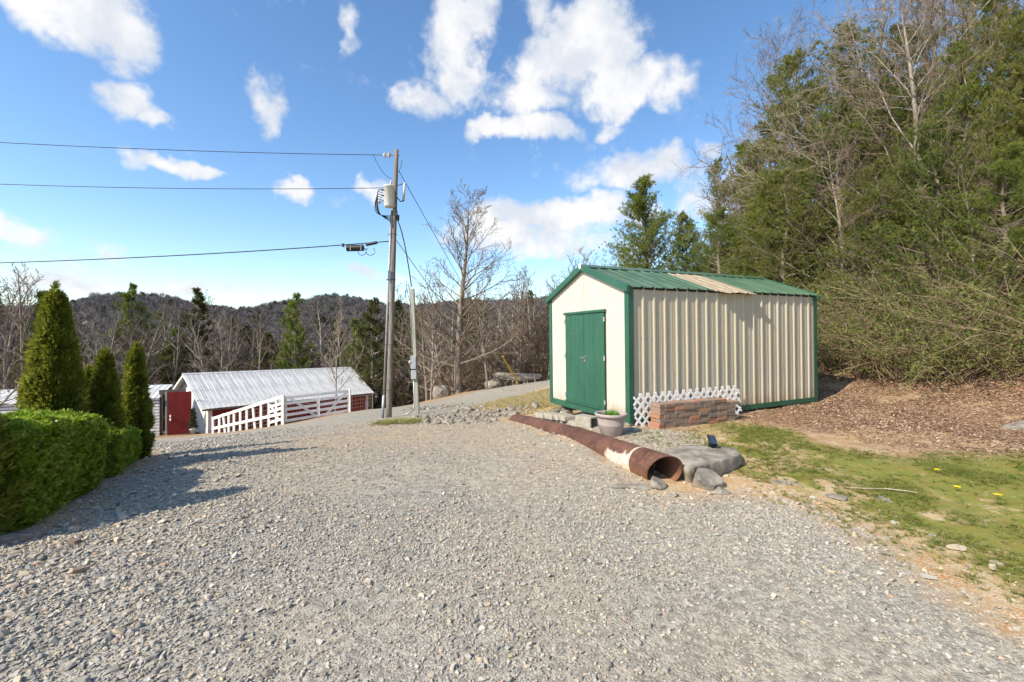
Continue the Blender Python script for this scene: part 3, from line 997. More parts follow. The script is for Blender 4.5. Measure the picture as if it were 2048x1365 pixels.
# ------------------------------------------------------------------ pipe
def build_pipe():
    a, b = Vector((1.54, 4.42, .13)), Vector((.10, 10.05, -.47))
    d = b - a
    L = d.length
    R, T = .172, .012
    mb = MB()
    n, ks = 40, 30
    V = []
    for k in range(ks + 1):
        s = L * k / ks
        for j in range(n):
            an = 2 * math.pi * j / n
            bend = .05 * math.sin(math.pi * s / L)
            cut = -.10 * math.sin(an - .5) if k == 0 else 0
            V.append((s + cut, R * math.cos(an), R * math.sin(an) + bend))
    m = len(V)
    for k in range(ks + 1):
        s = L * k / ks
        for j in range(n):
            an = 2 * math.pi * j / n
            bend = .05 * math.sin(math.pi * s / L)
            cut = -.10 * math.sin(an - .5) if k == 0 else 0
            V.append((s + cut, (R - T) * math.cos(an), (R - T) * math.sin(an) + bend))
    F_ = []
    for k in range(ks):
        for j in range(n):
            q = [k * n + j, k * n + (j + 1) % n, (k + 1) * n + (j + 1) % n, (k + 1) * n + j]
            F_.append(tuple(q))
            F_.append(tuple(m + i for i in reversed(q)))
    for j in range(n):
        F_.append((j, m + j, m + (j + 1) % n, (j + 1) % n))
        e = ks * n
        F_.append((e + j, e + (j + 1) % n, m + e + (j + 1) % n, m + e + j))
    mb.add(V, F_)
    o = mb.obj('culvert_pipe', MAT['rust'], None, smooth=False)
    for p in o.data.polygons:
        p.use_smooth = len(p.vertices) == 4
    xa = d.normalized()
    ya = Vector((0, 0, 1)).cross(xa).normalized()
    za = xa.cross(ya)
    o.matrix_world = Matrix(((xa.x, ya.x, za.x, a.x), (xa.y, ya.y, za.y, a.y), (xa.z, ya.z, za.z, a.z), (0, 0, 0, 1)))
    tag(o, 'long rusty steel pipe with a white worn band lying half buried', 'pipe')


build_pipe()


# ------------------------------------------------------------------ lattice, bricks, blocks, pot, solar light
def build_lattice():
    p = shed_pt(.0, -.13)
    z = gz(p.x, p.y)
    Lt = empty('lattice_panel', (p.x, p.y, z - .02), SHED_RZ, 'white diagonal lattice panel leaning on the shed behind the bricks', 'lattice')
    Lt.rotation_euler = (-.10, -.012, SHED_RZ)
    W, Hh, pitch, w = 2.38, .52, .152, .036
    for lay in (0, 1):
        c = -Hh + .02
        while c < W:
            # line x = c + z (lay 0) or x = c + (H - z)
            t0, t1 = max(0, -c), min(Hh, W - c)
            if t1 - t0 > .05:
                f = (lambda t: Vector((c + t, -.008 * lay, t))) if lay == 0 else (lambda t: Vector((c + t, -.008 * lay, Hh - t)))
                mb = MB()
                mb.beam(f(t0), f(t1), .007, w, up=(0, 0, 1))
                mb.obj('slat', MAT['lattice'], Lt)
            c += pitch


build_lattice()


def build_bricks():
    p = shed_pt(.17, -.44)
    z = gz(p.x, p.y)
    B = empty('brick_stack', (p.x, p.y, z - .03), SHED_RZ, 'low dry stack of mixed red and brown bricks in front of the lattice', 'bricks')
    me = MB().box(-.1, -.05, -.0275, .1, .05, .0275).mesh('brick', MAT['brick'], bevel=.004)
    r = random.Random(4)
    hc = .0565
    for c in range(7):
        x = 0
        odd = c % 2
        Lmax = 1.60 if c < 6 else 1.42
        off = r.uniform(0, .03)
        while x < Lmax - .05:
            header = r.random() < (.45 if c in (3, 6) else .25)
            if odd and x == 0:
                header = True
            if header:
                o = part('brick', me, B, (off + x + .05, r.uniform(-.006, .006) + .1, c * hc + .03), (0, r.uniform(-.01, .01), math.pi / 2 + r.uniform(-.03, .03)))
                x += .103
            else:
                for yy in (.05, .152):
                    o = part('brick', me, B, (off + x + .1 + r.uniform(-.003, .003), yy + r.uniform(-.012, .006), c * hc + .03), (0, r.uniform(-.008, .008), r.uniform(-.03, .03)))
                x += .204


build_bricks()


def build_blocks():
    p = shed_pt(-.25, 1.5)
    B = empty('block_stack', (p.x, p.y, gz(p.x, p.y)), SHED_RZ, 'row of stacked tan concrete edging blocks below the shed doors', 'blocks')
    r = random.Random(9)
    inv = (Matrix.Translation(B.location) @ Matrix.Rotation(SHED_RZ, 4, 'Z')).inverted()
    mes = []
    for k in range(3):
        mb = MB()
        j = [r.uniform(-.008, .008) for _ in range(8)]
        # split-face wedge block: rough front, tapered to the back
        mb.add([(-.10 + j[0], -.14, 0), (.10 + j[1], -.14, 0), (.13 + j[2], .10, 0), (-.13 + j[3], .10, 0), (0, -.155, 0),
                (-.10 + j[4], -.13, .092), (.10 + j[5], -.13, .092), (.13 + j[6], .10, .092), (-.13 + j[7], .10, .092), (0, -.145, .092)],
               [(0, 3, 2, 1, 4), (5, 9, 6, 7, 8), (0, 4, 9, 5), (4, 1, 6, 9), (1, 2, 7, 6), (2, 3, 8, 7), (3, 0, 5, 8)])
        mes.append(mb.mesh('block', MAT['block'], bevel=.006))
    for c in range(2):
        for i in range(8):
            v = .78 + i * .205 + (.06 if c else 0)
            if c == 1 and i in (0, 1):
                continue
            w = shed_pt(-.20 - .06 * c - r.uniform(0, .05) - (2.4 - v) * .05, v)
            lo = inv @ Vector((w.x, w.y, gz(w.x, w.y) + .0 + c * .094 + .0))
            part('block', mes[r.randrange(3)], B, lo, (0, r.uniform(-.03, .03), -math.pi / 2 + r.uniform(-.2, .2)))
    # hollow block at the near end
    w = shed_pt(-.30, .66)
    mb = MB()
    a, t, h, l = .105, .028, .19, .34
    ring = [(-a, 0), (a, 0), (a, h), (-a, h)]
    rin = [(-a + t, t), (a - t, t), (a - t, h - t), (-a + t, h - t)]
    V = [(x, y, z) for y in (-l / 2, l / 2) for x, z in ring] + [(x, y, z) for y in (-l / 2, l / 2) for x, z in rin]
    F_ = []
    for i in range(4):
        j = (i + 1) % 4
        F_ += [(i, j, 4 + j, 4 + i), (8 + j, 8 + i, 12 + i, 12 + j), (j, i, 8 + i, 8 + j), (4 + i, 4 + j, 12 + j, 12 + i)]
    mb.add(V, F_)
    o = mb.obj('hollow_block', MAT['block'], None, bevel=.004)
    o.location = (w.x - .05, w.y - .02, gz(w.x, w.y) + .0)
    o.rotation_euler = (0, 0, SHED_RZ + .25)
    tag(o, 'hollow concrete block with its square opening facing out, left of the flower pot', 'block')


build_blocks()


def build_pot():
    d = 6.35
    x, y = (1222 - HX) / F * d, d
    z = gz(x, y)
    T = empty('flower_pot', (x, y, z - .015), 0, 'taupe plastic flower pot with bright green sprouts at the shed corner', 'flower pot')
    prof = [(.0, 0), (.125, 0), (.14, .01), (.185, .17), (.188, .176), (.186, .182), (.198, .27), (.20, .285), (.222, .29), (.23, .30), (.232, .325), (.224, .336), (.205, .336), (.195, .32), (.19, .29)]
    MB().lathe(prof, 36).obj('pot_body', MAT['pot'], T, smooth=True)
    MB().lathe([(0, .295), (.1, .30), (.192, .29)], 28).obj('soil_fill', MAT['soil'], T, smooth=True)
    r = np.random.default_rng(2)
    n = 260
    V, F_ = [], []
    for i in range(n):
        a, rr = r.uniform(0, 6.28), .11 * math.sqrt(r.random())
        b = np.array([rr * math.cos(a) + .01, rr * math.sin(a), .295])
        h = r.uniform(.06, .13) * (1 - rr * 3)
        dv = np.array([r.normal(0, .25), r.normal(0, .25), 1]) * h
        s = np.array([math.cos(a * 3), math.sin(a * 3), 0]) * .004
        k = len(V)
        V += [b - s, b + s, b + dv * .6 + s * .6, b + dv]
        F_ += [(k, k + 1, k + 2), (k, k + 2, k + 3)]
    me = np_mesh('sprouts', np.array(V), np.array(F_), MAT['pot_grass'])
    tag(part('sprouts', me, T), kind='stuff')


build_pot()


def build_solar():
    T = empty('solar_light', (2.33, 5.10, .185), .25, 'small black solar light tilted on the flat boulder', 'light')
    M = Matrix.Translation((0, 0, .10)) @ Matrix.Rotation(.25, 4, 'Y') @ Matrix.Rotation(.85, 4, 'X')
    mb = MB(); mb.box(-.052, -.062, -.012, .052, .062, .012, M); mb.obj('panel_body', MAT['black_plastic'], T, bevel=.003)
    mb = MB(); mb.box(-.046, -.056, .0125, .046, .056, .0145, M); pn = mb.obj('solar_panel', MAT['solar_cell'], T)
    mb = MB()
    for q in (-.015, .015):
        mb.box(q - .0008, -.054, .0147, q + .0008, .054, .0153, M)
    mb.obj('busbar', MAT['steel'], pn)
    mb = MB(); mb.box(-.035, -.03, .015, .035, .03, .085); mb.obj('lamp_housing', MAT['black_plastic'], T, bevel=.006)
    mb = MB(); mb.tube([(0, 0, -.03), (0, 0, .03)], .01, 8); mb.obj('stem', MAT['black_plastic'], T)


build_solar()

# landscape timber at the left edge
mb = MB()
a = Vector((-4.6, 2.45, .03)); b = Vector((-3.5, 3.27, .02))
mb.beam(a, b, .10, .07)
tag(mb.obj('landscape_timber', MAT['old_wood'], None, bevel=.01), 'weathered grey timber edging at the foot of the hedge', 'timber')


# ------------------------------------------------------------------ utility pole, wires, post
def sag(a, b, s, n=24):
    a, b = Vector(a), Vector(b)
    return [a.lerp(b, i / n) - Vector((0, 0, s * 4 * (i / n) * (1 - i / n))) for i in range(n + 1)]


def build_pole():
    base = P(777, 835, 15)
    zb = gz(base.x, base.y)
    T = empty('utility_pole', (base.x, base.y, zb), 0, 'tall weathered wooden utility pole carrying a grey transformer', 'utility pole')
    top = P(793, 300, 15)
    tv = Vector((top.x - base.x, 0, top.z - zb))

    def at(py, off=(0, 0, 0)):
        z = P(0, py, 15).z
        t = (z - zb) / tv.z
        return Vector((tv.x * t, 0, z - zb)) + Vector(off)
    mb = MB()
    K = 14
    mb.tube([tv * (i / K) - Vector((0, 0, .3 if i == 0 else 0)) for i in range(K + 1)], [.105 - .035 * i / K for i in range(K + 1)], 14)
    mb.obj('shaft', MAT['pole_wood'], T, smooth=False)
    for p in T.children[-1].data.polygons:
        p.use_smooth = len(p.vertices) == 4
    # riser conduit on the left flank
    mb = MB()
    mb.tube([at(838, (-.19, -.06, -.05)), at(790, (-.165, -.06, 0))], .05, 10)
    mb.obj('riser_guard', MAT['galv'], T, smooth=True)
    mb = MB()
    mb.tube([at(792, (-.165, -.06, 0)), at(600, (-.125, -.06, 0)), at(422, (-.095, -.06, 0))], .034, 10)
    mb.obj('conduit', MAT['galv'], T, smooth=True)
    mb = MB()
    for py in (780, 690, 560, 470):
        q = at(py)
        mb.tube([q + Vector((.0 + .16 * math.cos(a), -.01 + .145 * math.sin(a), 0)) + Vector((-.05, 0, 0)) for a in np.linspace(0, 2 * math.pi, 18)], .008, 4, caps=False)
    mb.obj('strap', MAT['wire'], T)
    # transformer
    c = at(420, (-.10, -.30, 0))
    tr = MB().lathe([(0, 0), (.15, 0), (.168, .02), (.172, .66), (.185, .665), (.185, .70), (.17, .715), (.1, .75), (0, .755)], 26, Matrix.Translation(c)).obj('transformer', MAT['can_grey'], T, smooth=True)
    mb = MB(); mb.lathe([(.02, .74), (.05, .75), (.03, .79), (.05, .81), (.03, .84), (.045, .86), (.02, .90), (.0, .90)], 12, Matrix.Translation(c + Vector((.06, 0, 0)))); mb.obj('bushing', MAT['porcelain'], tr, smooth=True)
    for q in (.55, .36):
        mb = MB(); mb.tube([c + Vector((-.15, -.07, q)), c + Vector((-.24, -.10, q + .01))], .022, 8); mb.obj('terminal', MAT['wire'], tr)
    for q in (.6, .12):
        mb = MB(); mb.box(c.x - .03 + .1, c.y + .15, c.z + q - .03, c.x + .16, c.y + .29, c.z + q + .03); mb.obj('bracket', MAT['galv'], tr)
    # lamp-shaped secondary insulator and its leads
    mb = MB(); mb.lathe([(0, -.05), (.05, -.04), (.075, -.01), (.06, .03), (.02, .05), (0, .05)], 14, Matrix.Translation(at(408, (-.48, -.2, 0))) @ Matrix.Rotation(.5, 4, 'Y')); mb.obj('spool_insulator', MAT['porcelain'], T, smooth=True)
    mb = MB(); mb.tube([at(406, (-.40, -.2, 0)), at(402, (-.1, -.12, 0))], .018, 6); mb.obj('insulator_pin', MAT['galv'], T)
    leads = MB()
    r = random.Random(2)
    for k in range(5):
        a_ = c + Vector((-.2, -.1, .52 - .08 * k))
        pts = [a_, a_ + Vector((-.13 - .02 * k, 0, .03)), a_ + Vector((-.17 - .02 * k, .02, -.3)), a_ + Vector((-.10, .05, -.75 + .07 * k)), at(446, (-.08, -.12, 0)) + Vector((0, 0, .05 * k))]
        P2 = []
        for i in range(len(pts) - 1):
            for t in np.linspace(0, 1, 6)[:-1]:
                p0, p1, p2, p3 = pts[max(i - 1, 0)], pts[i], pts[i + 1], pts[min(i + 2, len(pts) - 1)]
                P2.append(.5 * ((2 * p1) + (p2 - p0) * t + (2 * p0 - 5 * p1 + 4 * p2 - p3) * t * t + (3 * p1 - p0 - 3 * p2 + p3) * t ** 3))
        leads.tube(P2 + [pts[-1]], .012, 5)
    leads.obj('lead_wires', MAT['wire'], T)
    # strain insulators at the top
    q = at(311)
    mb = MB(); mb.tube([q, q + Vector((-.2, -.02, 0))], .018, 6); mb.tube([q + Vector((.0, 0, 0)), q + Vector((.17, .02, -.03))], .012, 6); mb.obj('eye_bolt', MAT['galv'], T)
    for k in range(2):
        Mx = Matrix.Translation(q + Vector((-.2 - .15 * k, -.02, 0))) @ Matrix.Rotation(-math.pi / 2, 4, 'Y')
        mb = MB(); mb.lathe([(0, -.02), (.03, -.02), (.045, .0), (.105, .02), (.11, .035), (.06, .05), (.03, .08), (.025, .12), (0, .12)], 16, Mx); mb.obj('disc_insulator', MAT['porcelain'], T, smooth=True)
    # fused cutout on the right
    q = at(400)
    mb = MB(); mb.tube([at(402, (.30, -.05, 0)), at(367, (.33, -.05, 0))], .04, 10); co_ = mb.obj('fuse_cutout', MAT['porcelain'], T, smooth=True)
    mb = MB(); mb.tube([at(372, (.05, 0, 0)), at(368, (.32, -.05, 0))], .012, 6); mb.obj('cutout_arm', MAT['wire'], co_)
    mb = MB(); mb.tube([at(394, (.05, 0, 0)), at(404, (.2, -.02, 0)), at(403, (.32, -.05, 0))], .018, 6); mb.obj('cutout_bracket', MAT['wire'], co_)
    mb = MB(); mb.tube([at(345, (.1, 0, 0)), at(335, (.16, 0, 0)), at(320, (.2, 0, 0))], .009, 5); mb.obj('ground_lead', MAT['wire'], T)
    jp = MB(); jp.tube(sag(P(746, 309, 15) - T.location, at(360, (-.08, -.08, 0)), .18, 14), .008, 5); jp.obj('jumper_wire', MAT['wire'], T)
    mb = MB(); mb.lathe([(0, -.1), (.05, -.09), (.055, .09), (0, .1)], 10, Matrix.Translation(at(437, (.13, -.05, 0)))); mb.obj('drop_clamp', MAT['black_rubber'], T)
    mb = MB(); mb.tube([at(425, (.1, -.1, .1)), at(437, (.13, -.05, .05))], .01, 5); mb.obj('drop_lead', MAT['wire'], T)
    # wires: things of their own
    w1 = P(772, 310, 15)
    wires = [(sag(P(772, 310.5, 14.98), (-33.0, 9.7, 7.6), .45, 40), .0095, 'topmost thin overhead wire running left from the insulators'),
             (sag(P(778, 376, 14.85), (-33.0, 10.6, 6.7), .55, 40), .0095, 'middle thin overhead wire running left from the transformer top')]
    for pts, rr, lab in wires:
        mb = MB(); mb.tube(pts, rr, 6)
        tag(mb.obj('overhead_wire', MAT['wire'], None), lab, 'wire', 'overhead lines to the utility pole')
    mb = MB(); mb.tube(sag(P(779, 483, 14.95), (-33.0, 9.8, 3.3), .55, 40), .017, 6)
    cb = mb.obj('overhead_cable', MAT['black_rubber'], None)
    tag(cb, 'lowest thick black overhead cable with a splice box', 'cable', 'overhead lines to the utility pole')
    # splice hardware hanging on the cable
    S = empty('splice_case', P(711, 497, 14.3), 0, 'black cable splice case hanging from the lowest cable', 'splice case')
    X = lambda px, py, dd=0: P(px, py, 14.3 + dd) - S.location
    mb = MB(); mb.tube([X(694, 497), X(727, 496)], .105, 10); mb.obj('case_body', MAT['black_plastic'], S, smooth=False)
    for px in (700, 721):
        mb = MB(); mb.beam(X(px, 491, -.06), X(px + 1, 501, -.115), .02, .05); mb.obj('clip', MAT['galv'], S)
    mb = MB(); mb.box(*(X(684, 494, -.03)), *(X(689, 488, .03))); mb.obj('clamp', MAT['black_plastic'], S)
    mb = MB(); mb.tube([X(732, 490), X(754, 485.5)], .05, 10); mb.obj('tap_box', MAT['black_plastic'], S)
    for k, (cx, cy, rx) in enumerate(((724, 503, 8), (741, 503, 9))):
        pts = [X(cx + rx * math.cos(t), cy + 8 * math.sin(t)) for t in np.linspace(-.9, 4.2, 18)]
        mb = MB(); mb.tube(pts, .01, 5); mb.obj('slack_loop', MAT['wire'], S)
    # drop cable to the service post
    mb = MB(); mb.tube(sag(at(440, (.1, -.05, 0)) + T.location, P(823, 574, 14.6), -.35, 20), .02, 6)
    tag(mb.obj('drop_cable', MAT['black_rubber'], None), 'twisted black cable dropping from the pole to the service post', 'cable')
    # guys
    g1a, g1b = at(342, (.1, 0, 0)) + T.location, Vector((.40, 26.0, gz(.4, 26.0)))
    G1 = empty('guy_wire', g1b, 0, 'steel guy wire with a yellow plastic guard from the pole top', 'guy wire')
    mb = MB(); mb.tube([g1a - g1b, Vector((0, 0, 0))], .011, 6); mb.obj('strand', MAT['wire'], G1)
    v = (g1a - g1b).normalized()
    mb = MB(); mb.tube([v * .05, v * 3.1], .038, 8); mb.obj('guard', MAT['yellow_guard'], G1)
    g2a, g2b = at(482, (.1, 0, 0)) + T.location, Vector((-.45, 23.8, gz(-.45, 23.8)))
    mb = MB(); mb.tube([g2a, g2b], .014, 6)
    tag(mb.obj('guy_wire', MAT['galv'], None), 'plain grey guy wire left of the yellow one', 'guy wire')
    # service post
    pb = P(836, 823, 14.6)
    zp = gz(pb.x, pb.y)
    pt = P(825, 578, 14.6)
    Sp = empty('service_post', (pb.x, pb.y, zp), 0, 'short weathered wooden service post with meter boxes right of the pole', 'post')
    tv2 = Vector((pt.x - pb.x, 0, pt.z - zp))
    mb = MB(); mb.beam(Vector((0, 0, -.2)), tv2, .115, .115, up=(0, 1, 0)); mb.obj('shaft', MAT['post_wood'], Sp, bevel=.012)
    o2 = Vector((-.09, -.03, 0))
    mb = MB(); mb.tube([o2 + Vector((-.32, -.12, .02)), o2 + Vector((-.18, -.08, .07)), o2 + Vector((-.05, -.02, .18)), o2 + tv2 * .1, o2 + tv2 * .36], .026, 8); mb.obj('conduit', MAT['galv'], Sp, smooth=True)
    mb = MB(); mb.tube([o2 + tv2 * .5, o2 + tv2 * .98, o2 + tv2 * 1.03 + Vector((-.03, 0, 0)), o2 + tv2 * 1.05 + Vector((-.12, 0, -.02))], .02, 8); mb.obj('mast', MAT['galv'], Sp, smooth=True)
    for k, (t0, t1) in enumerate(((.285, .355), (.365, .47))):
        q0, q1 = tv2 * t0, tv2 * t1
        mb = MB(); mb.box(q0.x - .15, -.15, q0.z, q0.x + .03, -.068, q1.z); bx_ = mb.obj('meter_box', MAT['box_grey'], Sp, bevel=.008)
        if k == 1:
            mb = MB(); mb.lathe([(0, .07), (.06, .06), (.07, .0)], 16, Matrix.Translation((q0.x - .15, -.11, (q0.z + q1.z) / 2)) @ Matrix.Rotation(-math.pi / 2, 4, 'Y')); mb.obj('meter', MAT['galv'], bx_, smooth=True)
    mb = MB()
    for k in range(3):
        e = tv2 * 1.05 + Vector((-.2, 0, -.03))
        mb.tube(sag(e, e + Vector((.02 + .06 * k, -.02, .06 - .35 * k)), .1, 8), .009, 5)
    mb.obj('drip_loop', MAT['wire'], Sp)


build_pole()


# ------------------------------------------------------------------ barn and the things round it
def build_barn():
    rz_ = math.atan2(.8, .6)
    B = empty('barn', (-19.15, 27.0, -4.66), rz_, 'low red barn with white ribbed metal roof below the drive', 'barn')
    B.rotation_euler = (0, .022, rz_)
    L, ze, zr, hw = 12.5, 1.62, 3.62, 3.5
    sl = (zr - ze) / hw
    # roof sheets, two rows a slope
    w = .893
    for side in (0, 1):
        for row in (0, 1):
            y0, y1 = (0.0, hw * .52) if row == 0 else (hw * .50, hw)
            prof = []
            for k in range(3):
                c = .12 + k * .3
                prof += [(c - .035, 0), (c - .015, .015), (c + .015, .015), (c + .035, 0)]
            prof = [(0, 0)] + prof + [(w + .01, 0)]
            mb = MB()
            n = len(prof)
            zz = lambda y: ze + sl * y + (.012 if row else 0)
            V = [(x, y0, zz(y0) + h) for x, h in prof] + [(x, y1, zz(y1) + h) for x, h in prof]
            mb.add(V, [(i, i + 1, n + i + 1, n + i) for i in range(n - 1)])
            me = mb.mesh('roof_sheet', MAT['white_roof'])
            for k in range(14):
                o = part('roof_sheet', me, B, (k * w, 0, .004 * (k % 2)))
                if side:
                    o.location = (k * w + w, 2 * hw, .004 * (k % 2))
                    o.rotation_euler = (0, 0, math.pi)
    mb = MB(); mb.add([(-.02, hw - .15, zr - .045), (-.02, hw, zr + .05), (-.02, hw + .15, zr - .045), (L + .02, hw - .15, zr - .045), (L + .02, hw, zr + .05), (L + .02, hw + .15, zr - .045)], [(0, 1, 4, 3), (1, 2, 5, 4), (0, 3, 5, 2), (0, 2, 1), (3, 4, 5)])
    mb.obj('ridge_cap', MAT['white_roof'], B)
    # walls
    x0, x1, y0, y1 = .45, L - .35, .32, 2 * hw - .32
    boards = MB()
    xx = x0 + .25
    while xx < x1 - .25:
        boards.box(xx, y0, .0, min(xx + .192, x1 - .25), y0 + .03, ze + .02)
        xx += .2
    boards.obj('front_wall', MAT['red_paint'], B)
    for xa, xb in ((x0, x0 + .24), (x1 - .24, x1)):
        mb = MB(); mb.box(xa, y0 - .02, -.1, xb, y0 + .05, ze + .05); mb.obj('corner_board', MAT['white_worn'], B, bevel=.01)
    mb = MB(); mb.box(x0, y1 - .03, 0, x1, y1, ze); mb.obj('back_wall', MAT['red_paint'], B)
    for xw in (x0, x1 - .03):
        yy = y0 + .06
        while yy < y1 - .06:
            yb = min(yy + .24, y1 - .05)
            zt = lambda y: ze + sl * (y if y < hw else 2 * hw - y) - .03
            mb = MB(); a_, b_ = yy, yb - .012
            mb.add([(xw, a_, -.1), (xw, b_, -.1), (xw, b_, zt(b_)), (xw, a_, zt(a_)), (xw + .03, a_, -.1), (xw + .03, b_, -.1), (xw + .03, b_, zt(b_)), (xw + .03, a_, zt(a_))],
                   [(0, 3, 2, 1), (4, 5, 6, 7), (0, 1, 5, 4), (2, 3, 7, 6), (1, 2, 6, 5), (0, 4, 7, 3)])
            mb.obj('wall_board', MAT['white_worn'], B)
            yy = yb
    # rafters tails / fascia
    for y0_, y1_ in ((0, hw), (hw, 2 * hw)):
        for xa in (.01, L - .05):
            z0_ = ze + sl * (y0_ if y0_ < hw else 2 * hw - y0_); z1_ = ze + sl * (y1_ if y1_ <= hw else 2 * hw - y1_)
            mb = MB(); mb.beam((xa + .02, y0_, z0_ - .09), (xa + .02, y1_, z1_ - .09), .035, .14); mb.obj('rake_board', MAT['white_worn'], B)
    mb = MB(); mb.box(.05, .02, ze - .13, L - .06, .05, ze - .02); mb.obj('fascia', MAT['old_wood'], B)


build_barn()


def board(a, b, w, h, mat, parent, name='board', up=(0, 0, 1)):
    o = parent.location
    mb = MB(); mb.beam(Vector(a) - o, Vector(b) - o, w, h, up)
    return mb.obj(name, MAT[mat], parent)


def build_barn_yard():
    # red door
    a, b = P(336, 872, 25.6), P(383, 872, 26.2)
    a.z = gz(a.x, a.y) + .02; b.z = gz(b.x, b.y) + .02
    zt = P(360, 784, 25.9).z
    D = empty('barn_door', a, 0, 'tall red plank door standing open at the barn end', 'door')
    n = 7
    for k in range(n):
        p, q = a.lerp(b, k / n), a.lerp(b, (k + 1) / n)
        mb = MB(); d = (q - p); nrm = Vector((-d.y, d.x, 0)).normalized() * .035
        V = [p - a, q - a, q - a + nrm, p - a + nrm]
        top = zt + .06 * math.sin(k) * .3 - a.z
        V8 = [Vector((v.x, v.y, 0)) for v in V] + [Vector((v.x, v.y, top)) for v in V]
        mb.add(V8, [(0, 3, 2, 1), (4, 5, 6, 7), (0, 1, 5, 4), (1, 2, 6, 5), (2, 3, 7, 6), (3, 0, 4, 7)])
        mb.obj('plank', MAT['red_paint'], D)
    for zz in (1.05, .85):
        q = a.lerp(b, .12) - a
        mb = MB(); mb.box(q.x - .03, q.y - .06, zz, q.x + .03, q.y - .005, zz + .13); mb.obj('latch', MAT['white_paint'], D)
    # grey timber frame
    p0 = P(326, 868, 26.6); p0.z = gz(p0.x, p0.y)
    Fm = empty('timber_frame', p0, 0, 'weathered grey timber doorway frame left of the red door', 'frame')
    for px, wd in ((323, .12), (333, .10)):
        q = P(px, 868, 26.6); q.z = gz(q.x, q.y) - .1
        t = q.copy(); t.z = P(px, 784, 26.6).z
        board(q, t, wd, wd, 'old_wood', Fm, 'post', up=(0, 1, 0))
    board(P(318, 785, 26.5), P(372, 782, 27.2), .06, .26, 'old_wood', Fm, 'beam')
    q = P(327, 868, 26.9); q.z = gz(q.x, q.y)
    board(P(324, 840, 26.8), P(333, 828, 26.8), .04, .1, 'old_wood', Fm, 'brace')
    # white slatted lean-to behind the evergreens
    p0 = P(300, 865, 26.2); p0.z = gz(p0.x, p0.y)
    Sd = empty('slatted_shed', p0, 0, 'low white shed with gapped horizontal boards behind the evergreens', 'shed')
    a, b = P(-60, 865, 23.5), P(319, 865, 26.4)
    n = 13
    zt0 = P(319, 797, 26.4).z
    zb = min(gz(a.x, a.y), gz(b.x, b.y)) - .1
    for k in range(n):
        z = zb + .1 + (zt0 - zb - .15) * k / (n - 1)
        board((a.x, a.y, z), (b.x, b.y, z), .03, .135, 'white_worn', Sd, 'board')
    for t in (0.01, .25, .5, .75, .99):
        q = a.lerp(b, t) + Vector((-.03, .06, 0))
        board((q.x, q.y, zb - .1), (q.x, q.y, zt0), .1, .1, 'old_wood', Sd, 'post', up=(0, 1, 0))
    d = (b - a); d.z = 0; nrm = Vector((-d.y, d.x, 0)).normalized()
    mbk = MB(); qa, qb = a + nrm * 1.8 - p0, b + nrm * 1.8 - p0
    mbk.add([(qa.x, qa.y, zb - p0.z), (qb.x, qb.y, zb - p0.z), (qb.x, qb.y, zt0 - p0.z), (qa.x, qa.y, zt0 - p0.z)], [(0, 1, 2, 3)])
    mbk.obj('back_wall', MAT['dark'], Sd)
    ns = 12
    for k in range(ns):
        q0, q1 = a.lerp(b, k / ns), a.lerp(b, (k + 1) / ns + .002)
        mb = MB()
        pts = []
        for f_, hh in ((0, 0), (.14, 0), (.18, .025), (.22, .025), (.26, 0), (.62, 0), (.66, .025), (.70, .025), (.74, 0), (1, 0)):
            c = q0.lerp(q1, f_)
            pts.append((c, hh))
        V = [Vector((c.x, c.y, zt0 + .03 + hh)) - nrm * .15 - p0 for c, hh in pts] + [Vector((c.x, c.y, zt0 + .62 + hh)) + nrm * 2.1 - p0 for c, hh in pts]
        V = [Vector((v.x, v.y, v.z)) for v in V]
        m = len(pts)
        mb.add(V, [(i, i + 1, m + i + 1, m + i) for i in range(m - 1)])
        mb.obj('roof_sheet', MAT['white_roof'], Sd)
    # spiral topiary
    q = P(386, 874, 25.2); q.z = gz(q.x, q.y)
    T = empty('spiral_topiary', q, 0, 'small spiral topiary in a pale pot by the barn corner', 'topiary')
    MB().lathe([(0, 0), (.11, 0), (.17, .28), (.19, .28), (.19, .32), (.16, .32), (.15, .28), (0, .28)], 18).obj('pot', MAT['pvc'], T, smooth=True)
    MB().tube([(0, 0, .25), (0, 0, 1.35)], .02, 6).obj('stem', MAT['bark'], T)
    r = np.random.default_rng(5)
    n = 900
    t = r.random(n)
    an = t * 2 * math.pi * 4
    rr = (.22 * (1 - t) + .05)
    c = np.c_[np.cos(an) * rr * .6, np.sin(an) * rr * .6, .4 + t * 1.05] + r.normal(0, .045, (n, 3))
    V, Fc, tn = slivers(c, r.normal(0, 1, (n, 3)), .05, .07, .03, 5, r)
    part('foliage', np_mesh('foliage', V, Fc, MAT['cedar_dark'], attrs={'tone': tn}), T)
    # wrought plant hook
    q = P(375, 874, 25.0); q.z = gz(q.x, q.y)
    mb = MB()
    mb.tube([(0, 0, -.1), (0, 0, .75)], .012, 6)
    for s_ in (-1, 1):
        mb.tube([(0, 0, .45), (s_ * .12, 0, .5), (s_ * .25, 0, .42), (s_ * .28, 0, .3)], .01, 5)
        mb.tube([(0, 0, .12), (s_ * .2, 0, .1), (s_ * .24, 0, -.05)], .01, 5)
    o = mb.obj('garden_stand', MAT['wire'], None); o.location = q
    tag(o, 'thin black metal garden stand beside the red door', 'stand')


